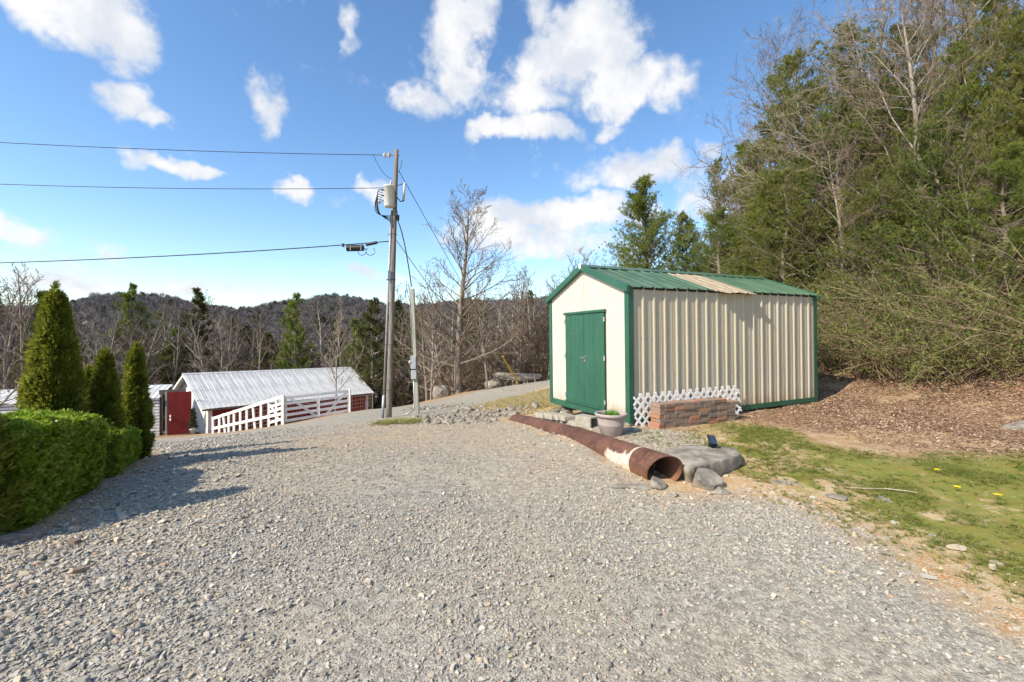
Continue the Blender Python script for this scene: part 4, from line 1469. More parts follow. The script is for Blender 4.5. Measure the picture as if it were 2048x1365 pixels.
def slivers(C, D, lmin, lmax, width, per, r, spread=.7, tone=None):
    """per thin leaf triangles at every centre, roughly along D"""
    n = len(C)
    D = D / (np.linalg.norm(D, axis=1)[:, None] + 1e-9)
    c = np.repeat(C, per, 0)
    d = np.repeat(D, per, 0) + r.normal(0, spread, (n * per, 3))
    d /= np.linalg.norm(d, axis=1)[:, None] + 1e-9
    s = np.cross(d, r.normal(0, 1, (n * per, 3)))
    s /= np.linalg.norm(s, axis=1)[:, None] + 1e-9
    l = r.uniform(lmin, lmax, (n * per, 1))
    w = width * r.uniform(.6, 1.2, (n * per, 1))
    V = np.stack([c - s * w * .5, c + d * l * .5 + s * w * .1 - s * w * .5, c + d * l, c + d * l * .45 + s * w * .6], 1).reshape(-1, 3)
    i = np.arange(n * per)[:, None] * 4
    Fq = i + np.array([[0, 3, 2, 1]])
    t = np.clip(r.normal(.3, .28, n) if tone is None else tone, 0, 1)
    return V, Fq, np.repeat(t, per * 4)


build_barn_yard()


def build_fence():
    tl = P(568, 795, 20); bl = P(568, 845, 20); tr = P(697, 781, 21.6); br = P(697, 823, 21.6)
    zl = gz(bl.x, bl.y); zr_ = gz(br.x, br.y)
    Gt = empty('farm_gate', Vector((bl.x, bl.y, bl.z)), 0, 'wide white five rail farm gate with V braces before the barn', 'gate')
    for k in range(5):
        t = .03 + .93 * k / 4
        board(tl.lerp(bl, t), tr.lerp(br, t), .03, .125, 'white_paint', Gt, 'rail')
    mid_t, mid_b = tl.lerp(tr, .5), bl.lerp(br, .5)
    off = Vector((.02, .045, 0))
    for t_, b_ in ((tl.lerp(tr, .01), bl.lerp(br, .01)), (tl.lerp(tr, .99), bl.lerp(br, .99)), (mid_t, mid_b)):
        board(b_ + off, t_ + off, .13, .03, 'white_paint', Gt, 'upright', up=(0, 1, 0))
    board(tl.lerp(tr, .04) + off * 2, mid_b.lerp(bl, .08) + off * 2, .03, .12, 'white_paint', Gt, 'brace')
    board(tr.lerp(tl, .04) + off * 2, mid_b.lerp(br, .2) + off * 2, .03, .12, 'white_paint', Gt, 'brace')
    # posts
    for k, (px, d, yt) in enumerate(((566, 19.95, 790), (699, 21.65, 778))):
        q = P(px, 850, d); q.z = gz(q.x, q.y) - .25; t = P(px, yt, d)
        o = MB().beam(q * 1 - q, t - q, .12, .12, up=(0, 1, 0)).obj('fence_post', MAT['white_worn'], None)
        o.location = q
        tag(o, ['white square post at the left end of the farm gate', 'white square post at the right end of the farm gate'][k], 'post')
    # sloping fence running left and down from the gate
    A_t, A_b = P(424, 838, 22.0), P(424, 868, 22.0)
    Fn = empty('rail_fence', Vector((A_b.x, A_b.y, gz(A_b.x, A_b.y))), 0, 'white board fence with wire mesh sloping down left of the farm gate', 'fence')
    board(A_t, P(566, 793, 20), .03, .13, 'white_paint', Fn, 'rail')
    board(A_t + Vector((0, 0, -.5)), P(566, 793, 20) + Vector((0, 0, -.78)), .03, .13, 'white_paint', Fn, 'rail')
    M0 = P(540, 801.5, 20.4)
    for q in (.3, .52, 1.02):
        board(M0 + Vector((0, .01, -q)), P(566, 793, 20) + Vector((0, 0, -q)), .03, .12, 'white_paint', Fn, 'rail')
    board(M0 + Vector((0, .03, -.2)), P(558, 800, 20.1) + Vector((0, .03, -.95)), .03, .1, 'white_paint', Fn, 'brace')
    for k, px in enumerate((425, 439, 447, 459, 470, 483, 496, 508, 524, 539, 553)):
        t = (px - 424) / (566 - 424)
        tp = A_t.lerp(P(566, 793, 20), t)
        q = Vector((tp.x, tp.y + .04, gz(tp.x, tp.y) - .15))
        lean = Vector((.12 if k in (2, 7) else 0, 0, 0))
        board(q + lean, tp + Vector((0, .04, .08 if k % 2 == 0 else .0)), .1, .06, 'white_worn', Fn, 'picket', up=(0, 1, 0))
    # wire mesh
    def wiremesh(a_t, b_t, h, parent, nx, nz, name='wire_mesh'):
        mb = MB()
        o = parent.location
        r = random.Random(3)
        for i in range(nx + 1):
            p = a_t.lerp(b_t, i / nx) - o
            mb.tube([p, p + Vector((r.uniform(-.03, .03), 0, -h))], .006, 3, caps=False)
        for k in range(nz + 1):
            dz = Vector((0, 0, -h * k / nz))
            pts = [a_t.lerp(b_t, t) - o + dz + Vector((0, 0, r.uniform(-.015, .015))) for t in np.linspace(0, 1, 14)]
            mb.tube(pts, .006, 3, caps=False)
        mb.obj(name, MAT['mesh_wire'], parent)
    wiremesh(A_t + Vector((0, .08, -.05)), P(566, 795, 20) + Vector((0, .08, 0)), 1.2, Fn, 26, 7)
    wiremesh(tl + Vector((.05, .09, -.05)), tr + Vector((.05, .09, -.05)), 1.15, Gt, 20, 6)
    q0, q1 = P(700, 795, 21.7), P(745, 790, 23.4)
    Wf = empty('wire_fence', Vector((q0.x, q0.y, gz(q0.x, q0.y))), 0, 'rusty wire mesh fence right of the farm gate', 'fence')
    wiremesh(q0, q1, 1.1, Wf, 9, 6)
    t = q1 + Vector((0, 0, .1)); board(Vector((t.x, t.y, gz(t.x, t.y) - .3)), t, .05, .05, 'old_wood', Wf, 'post', up=(0, 1, 0))
    # slim posts on the far side of the road
    for k, (px, yb, yt, d, lab) in enumerate(((1097, 758, 722, 31, 'thin pale fence post just left of the shed'), (1069, 764, 748, 28, 'short dark stake beside the gravel road'),
                                              (973, 790, 735, 26.5, 'dark leaning stub post under the guy wires'))):
        p = P(px, yb, d); p.z = gz(p.x, p.y) - .2
        h = (yb - yt) / F * d
        o = MB().tube([(0, 0, 0), (.04, 0, h * .5), (-.1 if k == 2 else .02, 0, h + .2)], [.06, .055, .05], 7).obj('stake', MAT['bark_pale' if k == 0 else 'bark'], None)
        o.location = p
        tag(o, lab, 'post')


build_fence()


# ------------------------------------------------------------------ vegetation generators
def _unit(v):
    return v / (np.linalg.norm(v) + 1e-9)


def bare_tree(seed, H=10.0, r0=.16, clear=.22, limbs=20, lim_len=.36, lim_ang=55, up=.35, subs=7, twigs=5, lean=0.0, sides=(9, 5, 3), wig=.10, droop=0.0, bias=None, thick=1.0, twig_r=.005, third=True):
    """returns ((V,F) of the trunk with limbs, (V,F) of the twigs)"""
    r = np.random.default_rng(seed)
    TV, TF, CV, CF = [], [], [], []
    cnt = [0, 0]

    def put(which, pts, rad, n):
        V, Fq = tube_np(pts, rad, n)
        (TV if which == 0 else CV).append(V)
        (TF if which == 0 else CF).append(Fq + cnt[which])
        cnt[which] += len(V)

    def path(p, d, L, k, wg, upf):
        pts = [p]
        d = _unit(d)
        for i in range(k):
            d = _unit(d + r.normal(0, wg, 3) + np.array([0, 0, upf / k]))
            p = p + d * L / k
            pts.append(p)
        return np.array(pts)
    K = 12
    tr = path(np.zeros(3), np.array([lean, 0, 1.0]), H, K, wig * .35, .15)
    rad = r0 * (1 - np.linspace(0, 1, K + 1) ** 1.1 * .93)
    put(0, tr, rad, sides[0])
    ga = r.uniform(0, 6)
    for i in range(limbs):
        t = clear + (1 - clear) * (i + r.random() * .7) / limbs
        t = min(t, .985)
        f = t * K
        p = tr[int(f)] + (tr[min(int(f) + 1, K)] - tr[int(f)]) * (f - int(f))
        ga += 2.4 + r.normal(0, .35)
        an = math.radians(lim_ang) * (1.12 - .65 * t) + r.normal(0, .12)
        d = np.array([math.sin(an) * math.cos(ga), math.sin(an) * math.sin(ga), math.cos(an)])
        if bias is not None:
            d = d + np.array(bias)
        L = H * lim_len * (1.05 - .72 * max(0, (t - clear) / (1 - clear)) ** 1.2) * r.uniform(.7, 1.15)
        rr = max(.012, r0 * (1 - t) * .55 + .012) * thick
        lp = path(p, d, L, 7, wig, up)
        put(0, lp, rr * (1 - np.linspace(0, 1, 8) * .8), sides[1])
        ns = max(3, int(subs * (.5 + .6 * L / (H * lim_len))))
        for j in range(ns):
            t2 = .2 + .8 * (j + r.random()) / ns
            f2 = min(t2, .99) * 7
            q = lp[int(f2)] + (lp[int(f2) + 1] - lp[int(f2)]) * (f2 - int(f2))
            ax = _unit(lp[int(f2) + 1] - lp[int(f2)])
            sd_ = _unit(np.cross(ax, r.normal(0, 1, 3)))
            d2 = ax * .75 + sd_ * r.uniform(.5, .95) + np.array([0, 0, .12 - droop])
            L2 = L * .48 * (1.1 - .6 * t2) * r.uniform(.6, 1.2)
            sp = path(q, d2, L2, 5, wig * 1.2, up * .6 - droop)
            put(1, sp, np.maximum(rr * .38 * (1 - np.linspace(0, 1, 6) * .75), twig_r), 4)
            for k in range(twigs):
                t3 = .15 + .85 * (k + r.random()) / twigs
                f3 = min(t3, .99) * 5
                q3 = sp[int(f3)] + (sp[int(f3) + 1] - sp[int(f3)]) * (f3 - int(f3))
                ax3 = _unit(sp[int(f3) + 1] - sp[int(f3)])
                d3 = ax3 * .8 + _unit(np.cross(ax3, r.normal(0, 1, 3))) * r.uniform(.4, .9) + np.array([0, 0, .1 - droop])
                L3 = L2 * .5 * r.uniform(.5, 1.2)
                tp = path(q3, d3, L3, 3, wig * 1.3, up * .4 - droop)
                put(1, tp, np.array([1.2, 1, .8, .5]) * twig_r, 3)
                if third:
                    for z_ in range(2):
                        a_ = tp[1 + z_]
                        d4 = _unit(tp[2] - tp[1]) * .7 + r.normal(0, .5, 3)
                        put(1, path(a_, d4, L3 * .45, 2, wig, .1), np.array([.8, .7, .5]) * twig_r, 3)
    cat = lambda A: np.concatenate(A)
    return (cat(TV), cat(TF)), (cat(CV), cat(CF))


def cedar_tree(seed, H=7.0, R=1.7, nb=110, tufts=60, per=7, leaf=(.07, .15), width=.022, base=.04, power=.8, open_=.3, upt=.35, irregular=.35):
    r = np.random.default_rng(seed)
    TV, TF, n0 = [], [], 0
    tr = np.array([[math.sin(i * 1.3 + seed) * .04 * H / 7 * i / 3, math.cos(i * 1.7 + seed) * .04 * i / 3, H * .97 * i / 8] for i in range(9)])
    V, Fq = tube_np(tr, np.linspace(.022 * H, .008, 9), 8)
    TV.append(V); TF.append(Fq); n0 += len(V)
    C, D, T = [], [], []
    for i in range(nb):
        t = base + (1 - base) * (i + r.random()) / nb
        ga = r.uniform(0, 2 * math.pi)
        Rt = R * ((1 - t) ** power * 1.0 + .05) * (1 - irregular + irregular * 1.6 * r.random()) * min(1, .55 + t * 4)
        p = np.array([np.interp(t * H, tr[:, 2], tr[:, 0]), np.interp(t * H, tr[:, 2], tr[:, 1]), t * H])
        d = np.array([math.cos(ga), math.sin(ga), upt * (.4 + t) + r.normal(0, .12)])
        k = 5
        pts = [p]
        dd = d / np.linalg.norm(d)
        for j in range(k):
            dd = _unit(dd + np.array([0, 0, .09]) + r.normal(0, .1, 3))
            pts.append(pts[-1] + dd * Rt / k)
        pts = np.array(pts)
        V, Fq = tube_np(pts, np.linspace(.007 * H * (1 - t) + .008, .004, 6), 4)
        TV.append(V); TF.append(Fq + n0); n0 += len(V)
        m = int(tufts * (Rt / R * .8 + .25))
        s = r.uniform(open_, 1.03, m) ** .8
        f = np.clip(s, 0, .999) * k
        fi = f.astype(int)
        c = pts[fi] + (pts[np.minimum(fi + 1, k)] - pts[fi]) * (f - fi)[:, None]
        # sub-sprays: clumps beside the branch
        nc = max(3, m // 9)
        cl = r.normal(0, .12 * Rt + .04, (nc, 3)) * np.array([1, 1, .55])
        ci = r.integers(0, nc, m)
        c = c + cl[ci] * (.35 + .65 * s[:, None]) + r.normal(0, .035, (m, 3))
        C.append(c)
        D.append(np.tile(dd, (m, 1)) + cl[ci] * 2 + np.array([0, 0, .25]))
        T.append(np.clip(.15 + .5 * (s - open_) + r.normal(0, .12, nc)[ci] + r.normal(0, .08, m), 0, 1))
    V, Fq, tn = slivers(np.concatenate(C), np.concatenate(D), leaf[0], leaf[1], width, per, r, .55, np.concatenate(T))
    return (np.concatenate(TV), np.concatenate(TF)), (V, Fq, tn)


def proto_bare(seed, bark='bark', twig='twig', **k):
    (tv, tf), (cv, cf) = bare_tree(seed, **k)
    return np_mesh('trunk', tv, tf, MAT[bark], True), np_mesh('crown', cv, cf, MAT[twig])


def proto_cedar(seed, leafmat='cedar', **k):
    (tv, tf), (cv, cf, tn) = cedar_tree(seed, **k)
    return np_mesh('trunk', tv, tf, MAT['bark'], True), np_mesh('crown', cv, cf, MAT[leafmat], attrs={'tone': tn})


def plant(name, pr, x, y, s, rz, label, cat='tree', group=None, dz=-.1, tilt=(0, 0), sxy=1.0):
    e = empty(name, (x, y, gz(x, y) + dz), rz, label, cat, group)
    e.rotation_euler = (tilt[0], tilt[1], rz)
    e.scale = (s * sxy, s * sxy, s)
    part('trunk', pr[0], e)
    part('crown', pr[1], e)
    return e


# ------------------------------------------------------------------ hedges and clipped evergreens
def build_hedge(poly, ztop, label, seed, nleaf):
    """poly: 4 ground corners (ccw), ztop heights at those corners"""
    r = np.random.default_rng(seed)
    c = np.mean(poly, 0)
    z0 = gz(c[0], c[1])
    T = empty('hedge', (c[0], c[1], z0), 0, label, 'hedge')
    Pn = np.array(poly) - c
    zt = np.array(ztop) - z0
    zb = np.array([gz(*p) for p in poly]) - z0 - .03
    # solid core, slightly smaller; its near black paints the shade between the leaves
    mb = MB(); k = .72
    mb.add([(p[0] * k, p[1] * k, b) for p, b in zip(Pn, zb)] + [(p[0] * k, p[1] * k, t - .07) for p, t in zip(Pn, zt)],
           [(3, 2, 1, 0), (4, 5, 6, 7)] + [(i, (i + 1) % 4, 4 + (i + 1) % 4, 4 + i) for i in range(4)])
    mb.obj('shade_core', MAT['hedge_core'], T)
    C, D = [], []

    def bil(a, u, v):
        a = np.asarray(a)
        if a.ndim == 1:
            return (a[0] * (1 - u) + a[1] * u) * (1 - v) + (a[3] * (1 - u) + a[2] * u) * v
        return (a[0] * (1 - u)[:, None] + a[1] * u[:, None]) * (1 - v)[:, None] + (a[3] * (1 - u)[:, None] + a[2] * u[:, None]) * v[:, None]
    # faces: top and four sides
    faces = [('top', None)] + [('side', i) for i in range(4)]
    area = []
    for kind, i in faces:
        if kind == 'top':
            area.append(np.linalg.norm(Pn[1] - Pn[0]) * np.linalg.norm(Pn[2] - Pn[1]))
        else:
            area.append(np.linalg.norm(Pn[(i + 1) % 4] - Pn[i]) * zt.mean())
    area = np.array(area) / sum(area)
    for (kind, i), a in zip(faces, area):
        m = int(nleaf * a)
        u, v = r.random(m), r.random(m)
        dep = np.abs(r.normal(0, .045, m)) - (r.random(m) < .015) * r.uniform(.02, .07, m)
        if kind == 'top':
            xy = bil(Pn * .98, u, v); z = bil(zt, u, v)
            edge = np.minimum(np.minimum(u, 1 - u), np.minimum(v, 1 - v))
            z = z - .06 * np.exp(-edge / .04)
            n_ = np.tile([0, 0, 1.0], (m, 1))
            c_ = np.c_[xy, z]
        else:
            p, q = Pn[i], Pn[(i + 1) % 4]
            xy = p + (q - p) * u[:, None]
            z = (zb[i] + .02) * (1 - v) + v * (zt[i] * (1 - u) + zt[(i + 1) % 4] * u)
            ed = q - p
            nn = np.array([ed[1], -ed[0], 0]); nn = nn / np.linalg.norm(nn)
            n_ = np.tile(nn, (m, 1))
            rnd_ = .06 * np.exp(-(1 - v) / .07) + .05 * np.exp(-np.minimum(u, 1 - u) / .05) + .05 * np.exp(-v / .08)
            c_ = np.c_[xy, z] - n_ * rnd_[:, None]
        lump = (fbm(c_[:, 0] * 7 + c_[:, 2] * 5 + seed, c_[:, 1] * 7 - c_[:, 2] * 6, 3) - .5) * .19
        c_ = c_ + n_ * (lump - dep)[:, None]
        C.append(c_); D.append(n_ + np.array([0, 0, .35]))
    C = np.concatenate(C); D = np.concatenate(D)
    n = len(C)
    tone = np.clip(r.normal(.15, .2, n) + (r.random(n) < .15) * .6 + (fbm(C[:, 0] * 14, C[:, 1] * 14 + C[:, 2] * 11, 3) - .5) * 1.2, 0, 1)
    V, Fq, tn = slivers(C, D, .020, .042, .024, 2, r, 1.1, tone)
    part('leaves', np_mesh('leaves', V, Fq, MAT['box_leaf'], attrs={'tone': tn}), T)


build_hedge([(-3.78, 3.40), (-4.10, 4.45), (-5.05, 4.62), (-4.75, 3.25)], [.80, .70, .70, .80], 'large clipped boxwood hedge block nearest the camera', 3, 52000)
build_hedge([(-4.30, 4.72), (-4.72, 5.58), (-5.40, 5.6), (-5.2, 4.85)], [.46, .34, .34, .46], 'smaller lower boxwood hedge block behind the large one', 4, 30000)


def arborvitae(seed, H, R, parent, n=2600, lobes=1, per=7, leaf=(.035, .085), width=.02):
    r = np.random.default_rng(seed)
    nc = n // 9                                        # fan sprays: foliage gathers in clumps with dark gaps between
    tc, ac = r.random(nc) ** .9, r.uniform(0, 2 * math.pi, nc)
    ci = r.integers(0, nc, n)
    t = np.clip(tc[ci] + r.normal(0, .016, n), 0, 1)
    an = ac[ci] + r.normal(0, .10, n)
    prof = np.minimum(1, .72 + t * 1.4) * np.clip(1.02 - t, 0, 1) ** .78
    lump = .74 + .52 * fbm(an * 2.2 + seed * 3, t * 9 + seed, 3)
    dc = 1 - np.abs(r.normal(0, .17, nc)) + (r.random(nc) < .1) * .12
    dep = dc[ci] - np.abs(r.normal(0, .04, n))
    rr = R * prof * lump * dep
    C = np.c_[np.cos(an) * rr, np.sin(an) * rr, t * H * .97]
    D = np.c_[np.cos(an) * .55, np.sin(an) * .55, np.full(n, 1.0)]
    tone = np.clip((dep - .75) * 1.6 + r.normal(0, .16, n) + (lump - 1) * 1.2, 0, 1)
    V, Fq, tn = slivers(C, D, leaf[0], leaf[1] * 1.25, width, per, r, .45, tone)
    # leader tip shoots
    k = 60
    C2 = np.c_[r.normal(0, .012, k), r.normal(0, .012, k), H * r.uniform(.93, 1.04, k)]
    V2, F2, t2 = slivers(C2, np.tile([0, 0, 1.0], (k, 1)), .03, .07, .012, 4, r, .5)
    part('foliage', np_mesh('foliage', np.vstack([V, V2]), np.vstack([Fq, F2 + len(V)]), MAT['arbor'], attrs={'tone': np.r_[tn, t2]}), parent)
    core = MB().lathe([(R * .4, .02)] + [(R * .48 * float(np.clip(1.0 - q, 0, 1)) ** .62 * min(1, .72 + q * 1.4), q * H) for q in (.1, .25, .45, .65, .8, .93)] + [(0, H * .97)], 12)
    core.obj('inner_shade', MAT['hedge_core'], parent, smooth=True)  # dark solid filler, paints the shade deep in the foliage
    MB().tube([(0, 0, -.1), (0, 0, H * .5)], .03, 6).obj('trunk', MAT['bark'], parent)


for seed, x, y, zt, R, n, lab in ((1, -4.10, 3.18, 1.45, .42, 9000, 'dark evergreen shrub cut off by the left edge of the frame'), (2, -4.92, 4.72, 1.98, .335, 9500, 'tallest cone shaped arborvitae behind the large hedge'),
                                  (3, -4.78, 5.15, 1.29, .20, 4200, 'small arborvitae right of the tallest one, with a shorter twin tip'), (5, -5.02, 5.2, 1.08, .17, 2600, 'shortest bushy arborvitae tucked beside the tallest one'),
                                  (4, -5.08, 5.92, 1.34, .20, 4200, 'slim pointed arborvitae at the far end of the hedge')):
    z = gz(x, y)
    e = empty('arborvitae', (x, y, z), seed, lab, 'evergreen')
    arborvitae(seed, zt - z, R, e, n)

# ------------------------------------------------------------------ woods
FB = [proto_bare(100 + i, bark='bark' if i % 2 else 'bark_pale', twig=('twig_dark', 'twig', 'twig_dark', 'twig', 'twig_pale', 'twig_dark')[i], H=10, r0=.13 + .02 * (i % 3), limbs=16 + i, lim_len=.30 + .03 * (i % 3), lim_ang=48 + 6 * (i % 4), subs=6, twigs=4, up=.35 + .1 * (i % 2), twig_r=.009, clear=.12 + .05 * (i % 3), third=True) for i in range(6)]
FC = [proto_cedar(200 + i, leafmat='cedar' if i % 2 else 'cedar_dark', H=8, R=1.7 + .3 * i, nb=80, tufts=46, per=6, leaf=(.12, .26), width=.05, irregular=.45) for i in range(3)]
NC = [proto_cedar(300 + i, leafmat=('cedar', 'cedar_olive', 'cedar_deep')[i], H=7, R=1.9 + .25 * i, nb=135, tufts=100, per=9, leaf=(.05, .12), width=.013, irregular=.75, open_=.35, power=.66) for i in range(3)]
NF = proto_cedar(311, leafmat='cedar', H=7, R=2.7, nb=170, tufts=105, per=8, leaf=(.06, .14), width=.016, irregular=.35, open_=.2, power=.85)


def top_place(name, pr, H0, px, d, py_top, label, group=None, rz=None, sxy=1.0, cat='tree', tilt=(0, 0)):
    x, y = (px - HX) / F * d, d
    zt = P(px, py_top, d).z
    s = (zt - gz(x, y) + .1) / H0
    return plant(name, pr, x, y, s, random.uniform(0, 6.28) if rz is None else rz, label, cat, group, tilt=tilt, sxy=sxy)


# the marked single trees
bigbare = proto_bare(41, bark='bark', twig='twig', H=12, r0=.19, limbs=52, lim_len=.31, lim_ang=66, subs=8, twigs=5, up=.5, clear=.12, twig_r=.0075, wig=.07, thick=.62)
top_place('bare_tree', bigbare, 12, 917, 28, 402, 'tall bare tree with a straight trunk standing by the gravel road', rz=1.0, sxy=1.3)
slim = proto_bare(42, bark='bark_pale', twig='twig_pale', H=9, r0=.09, limbs=26, lim_len=.27, lim_ang=72, subs=6, twigs=4, up=.4, clear=.1, twig_r=.007)
top_place('bare_tree', slim, 9, 862, 27, 600, 'slender bare tree between the service post and the tall bare tree', rz=.3)
top_place('bare_tree', proto_bare(43, bark='bark_pale', twig='twig_pale', H=7, r0=.06, limbs=18, lim_len=.36, lim_ang=50, subs=6, twigs=4, up=.5, clear=.25, twig_r=.0075), 7, 671, 25.5, 625, 'small bare tree in front of the barn roof behind the gate', rz=2)
for px, d, py, k, lab in ((-25, 20, 500, 0, 'bare tree at the far left edge reaching above the cable'), (40, 33, 545, 1, 'pale bare tree left of the tallest arborvitae'),
                          (205, 33, 655, 4, 'pale spreading bare tree right of the tallest arborvitae'), (265, 36, 668, 5, 'broad bare tree above the slatted shed'), (20, 26, 640, 5, 'twiggy pale tree behind the left evergreen')):
    top_place('bare_tree', FB[k], 10, px, d, py, lab)
for px, d, py, k, sx, lab in ((265, 52, 572, 1, .95, 'cedar with a lopsided top above the slim arborvitae'), (393, 50, 580, 0, .95, 'cedar with a leaning tip above the barn left end'),
                              (590, 46, 590, 1, .8, 'pointed cedar above the barn roof middle'), (95, 34, 588, 2, .9, 'dark cedar just behind the tallest arborvitae'),
                              (745, 40, 600, 2, .95, 'broad cedar left of the utility pole'), (712, 44, 640, 1, 1, 'dark cedar behind the barn right end'),
                              (800, 52, 606, 2, 1.0, 'olive cedar between pole and service post'), (1056, 48, 585, 2, .8, 'cedar top left of the shed ridge')):
    top_place('cedar_tree', FC[k], 8, px, d, py, lab, sxy=sx)

# wood beyond the barn and the road
r = random.Random(11)
skyl = lambda px: np.interp(px, [-500, 0, 100, 160, 300, 420, 560, 700, 800, 900, 1000, 1100, 1250, 1500], [520, 560, 600, 628, 615, 618, 632, 618, 606, 600, 575, 540, 520, 500])
GB, GC = 'bare trees of the wood beyond the barn and road', 'cedars of the wood beyond the barn and road'
for i in range(150):
    px = r.uniform(-420, 1230)
    d = r.choice([r.uniform(39, 52), r.uniform(50, 85)])
    if px > 850:
        d = r.uniform(31, 60)
    if 280 < px < 850 and d < 44:
        d += 8
    top = skyl(px) + r.uniform(-16, 60)
    top_place('bare_tree', FB[r.randrange(6)], 10, px, d, top, 'bare grey brown tree in the crowded wood beyond the barn and road', GB, sxy=r.uniform(.95, 1.4))
for i in range(46):
    px = r.uniform(-420, 1180)
    d = r.uniform(42, 85)
    if 280 < px < 700 and d < 46:
        d += 8
    top_place('cedar_tree', FC[r.randrange(3)], 8, px, d, skyl(px) + r.uniform(10, 75), 'dark cedar among the bare trees beyond the barn and road', GC, sxy=r.uniform(.8, 1.2))
# brush under the far wood
FBR = proto_bare(77, bark='twig', twig='twig', H=3.2, r0=.035, limbs=26, lim_len=.62, lim_ang=50, subs=6, twigs=4, up=.2, clear=.0, twig_r=.009)
for i in range(80):
    px = r.uniform(-420, 1120)
    d = r.uniform(36, 60) if px < 850 else r.uniform(30.5, 40)
    if 280 < px < 860 and d < 42:
        d += 8
    x, y = (px - HX) / F * d, d
    plant('brush', FBR, x, y, r.uniform(.8, 1.6), r.uniform(0, 6), 'leafless brown brush at the foot of the wood', 'brush', 'leafless brush under the far wood', sxy=1.4)
for i, (px, py, d, lab) in enumerate(((1019, 745, 31, 'bright green bush beside the yellow guy guard'),)):
    pass

# hillside wood on the right -------------------------------------------------
NB = [proto_bare(400 + i, bark='bark_pale', twig='twig_pale' if i != 1 else 'twig', H=10, r0=.13, limbs=30, lim_len=.46, lim_ang=70, subs=10, twigs=6, up=.15, clear=.18, twig_r=.005, wig=.13, bias=b_, thick=.62) for i, b_ in enumerate(((-.5, -.15, -.05), (-.3, -.3, .1), (0, -.2, 0)))]
for k, px, d, py, sx, lab in ((0, 1850, 15.0, -130, 1.0, 'big bare tree arching its limbs left over the shed roof'), (2, 1960, 14.0, -160, .8, 'bare tree rising behind the large right hand cedar'), (0, 1700, 16.5, -20, .9, 'bare tree with pale limbs above the shed far corner'),
                              (1, 1600, 18.5, 60, .85, 'bare tree on the bank behind the mid cedars'), (2, 1500, 22, 270, .8, 'thin bare tree left of the hillside cedars'), (1, 2150, 13, -200, .9, 'bare tree beyond the right edge of the frame')):
    top_place('bare_tree', NB[k], 10, px, d, py, lab, sxy=sx, rz=0.15 * k)
for k, px, d, py, sx, lab in ((1, 1840, 11.8, -60, .8, 'brown twigged bare tree in front of the hillside cedars'), (1, 1690, 12.6, 300, 1.1, 'low bare tree with spreading brown twigs right of the shed roof'), (1, 1950, 9.6, 330, 1.0, 'scrubby bare tree low on the right bank')):
    top_place('bare_tree', NB[k], 10, px, d, py, lab, sxy=sx, rz=.4 + k)
for k, px, d, py, sx, lab in ((0, 1290, 19, 362, 1.0, 'free standing cedar rising behind the shed roof'), (1, 1437, 22, 322, .62, 'cedar with a narrow spire above the shed roof'),
                              (2, 1440, 15.5, 425, 1.15, 'light green cedar spreading just behind the shed'), (0, 1530, 14.2, 395, 1.1, 'feathery cedar above the shed back corner'),
                              (1, 1590, 16.0, 110, .95, 'tall cedar under the arching bare limbs'), (2, 1700, 17.5, 60, .9, 'tall dark cedar behind the bare tree limbs'),
                              (0, 1930, 10.6, 90, .85, 'largest near cedar at the upper right'), (1, 2060, 9.4, 40, .8, 'cedar cut off by the right edge of the frame'),
                              (2, 1830, 13.5, 150, .9, 'cedar left of the largest near cedar'), (0, 1660, 12.8, 560, 1.1, 'low cedar filling the gap right of the shed'),
                              (1, 1800, 10.6, 520, 1.3, 'low spreading cedar over the leaf litter bank'), (2, 1960, 9.4, 560, 1.3, 'low spreading cedar at the foot of the right bank'),
                              (1, 1750, 11.6, 330, 1.15, 'cedar with hanging boughs in the middle of the right bank'), (2, 1870, 10.4, 255, 1.1, 'full cedar left of the cedar cut by the frame'), (0, 2010, 8.9, 300, 1.1, 'bright cedar low at the right edge'),
                              (2, 1680, 13.4, 215, 1.1, 'cedar straight above the far shed corner'), (1, 1790, 14.2, 70, 1.05, 'high cedar half hidden by bare limbs'), (0, 1990, 12.2, -40, 1.0, 'high cedar at the top right corner'),
                              (1, 1570, 13.6, 345, 1.2, 'bushy cedar between the shed and the tall cedars'), (0, 1620, 15.2, 250, 1.1, 'cedar with a rounded top right of the shed ridge line'), (2, 2130, 9.2, 120, 1.1, 'cedar just outside the right frame edge'),
                              (0, 1370, 21, 430, .9, 'cedar between the free standing cedar and the spire'), (2, 2200, 11, -60, .9, 'cedar outside the right edge of the frame')):
    top_place('cedar_tree', NF if px in (1290, 1370) else NC[k], 7, px, d, py, lab, sxy=sx)
for i in range(26):
    px = r.uniform(1450, 2500); d = r.uniform(18, 40)
    top_place('bare_tree', FB[r.randrange(6)], 10, px, d, r.uniform(20, 330) + max(0, 1750 - px) * .5, 'bare tree deeper in the hillside wood on the right', 'bare trees deep in the hillside wood', sxy=1.3)
for i in range(16):
    px = r.uniform(1420, 2500); d = r.uniform(18, 36)
    top_place('cedar_tree', FC[r.randrange(3)], 8, px, d, r.uniform(150, 380) + max(0, 1650 - px) * .6, 'cedar deeper in the hillside wood on the right', 'cedars deep in the hillside wood', sxy=1.2)


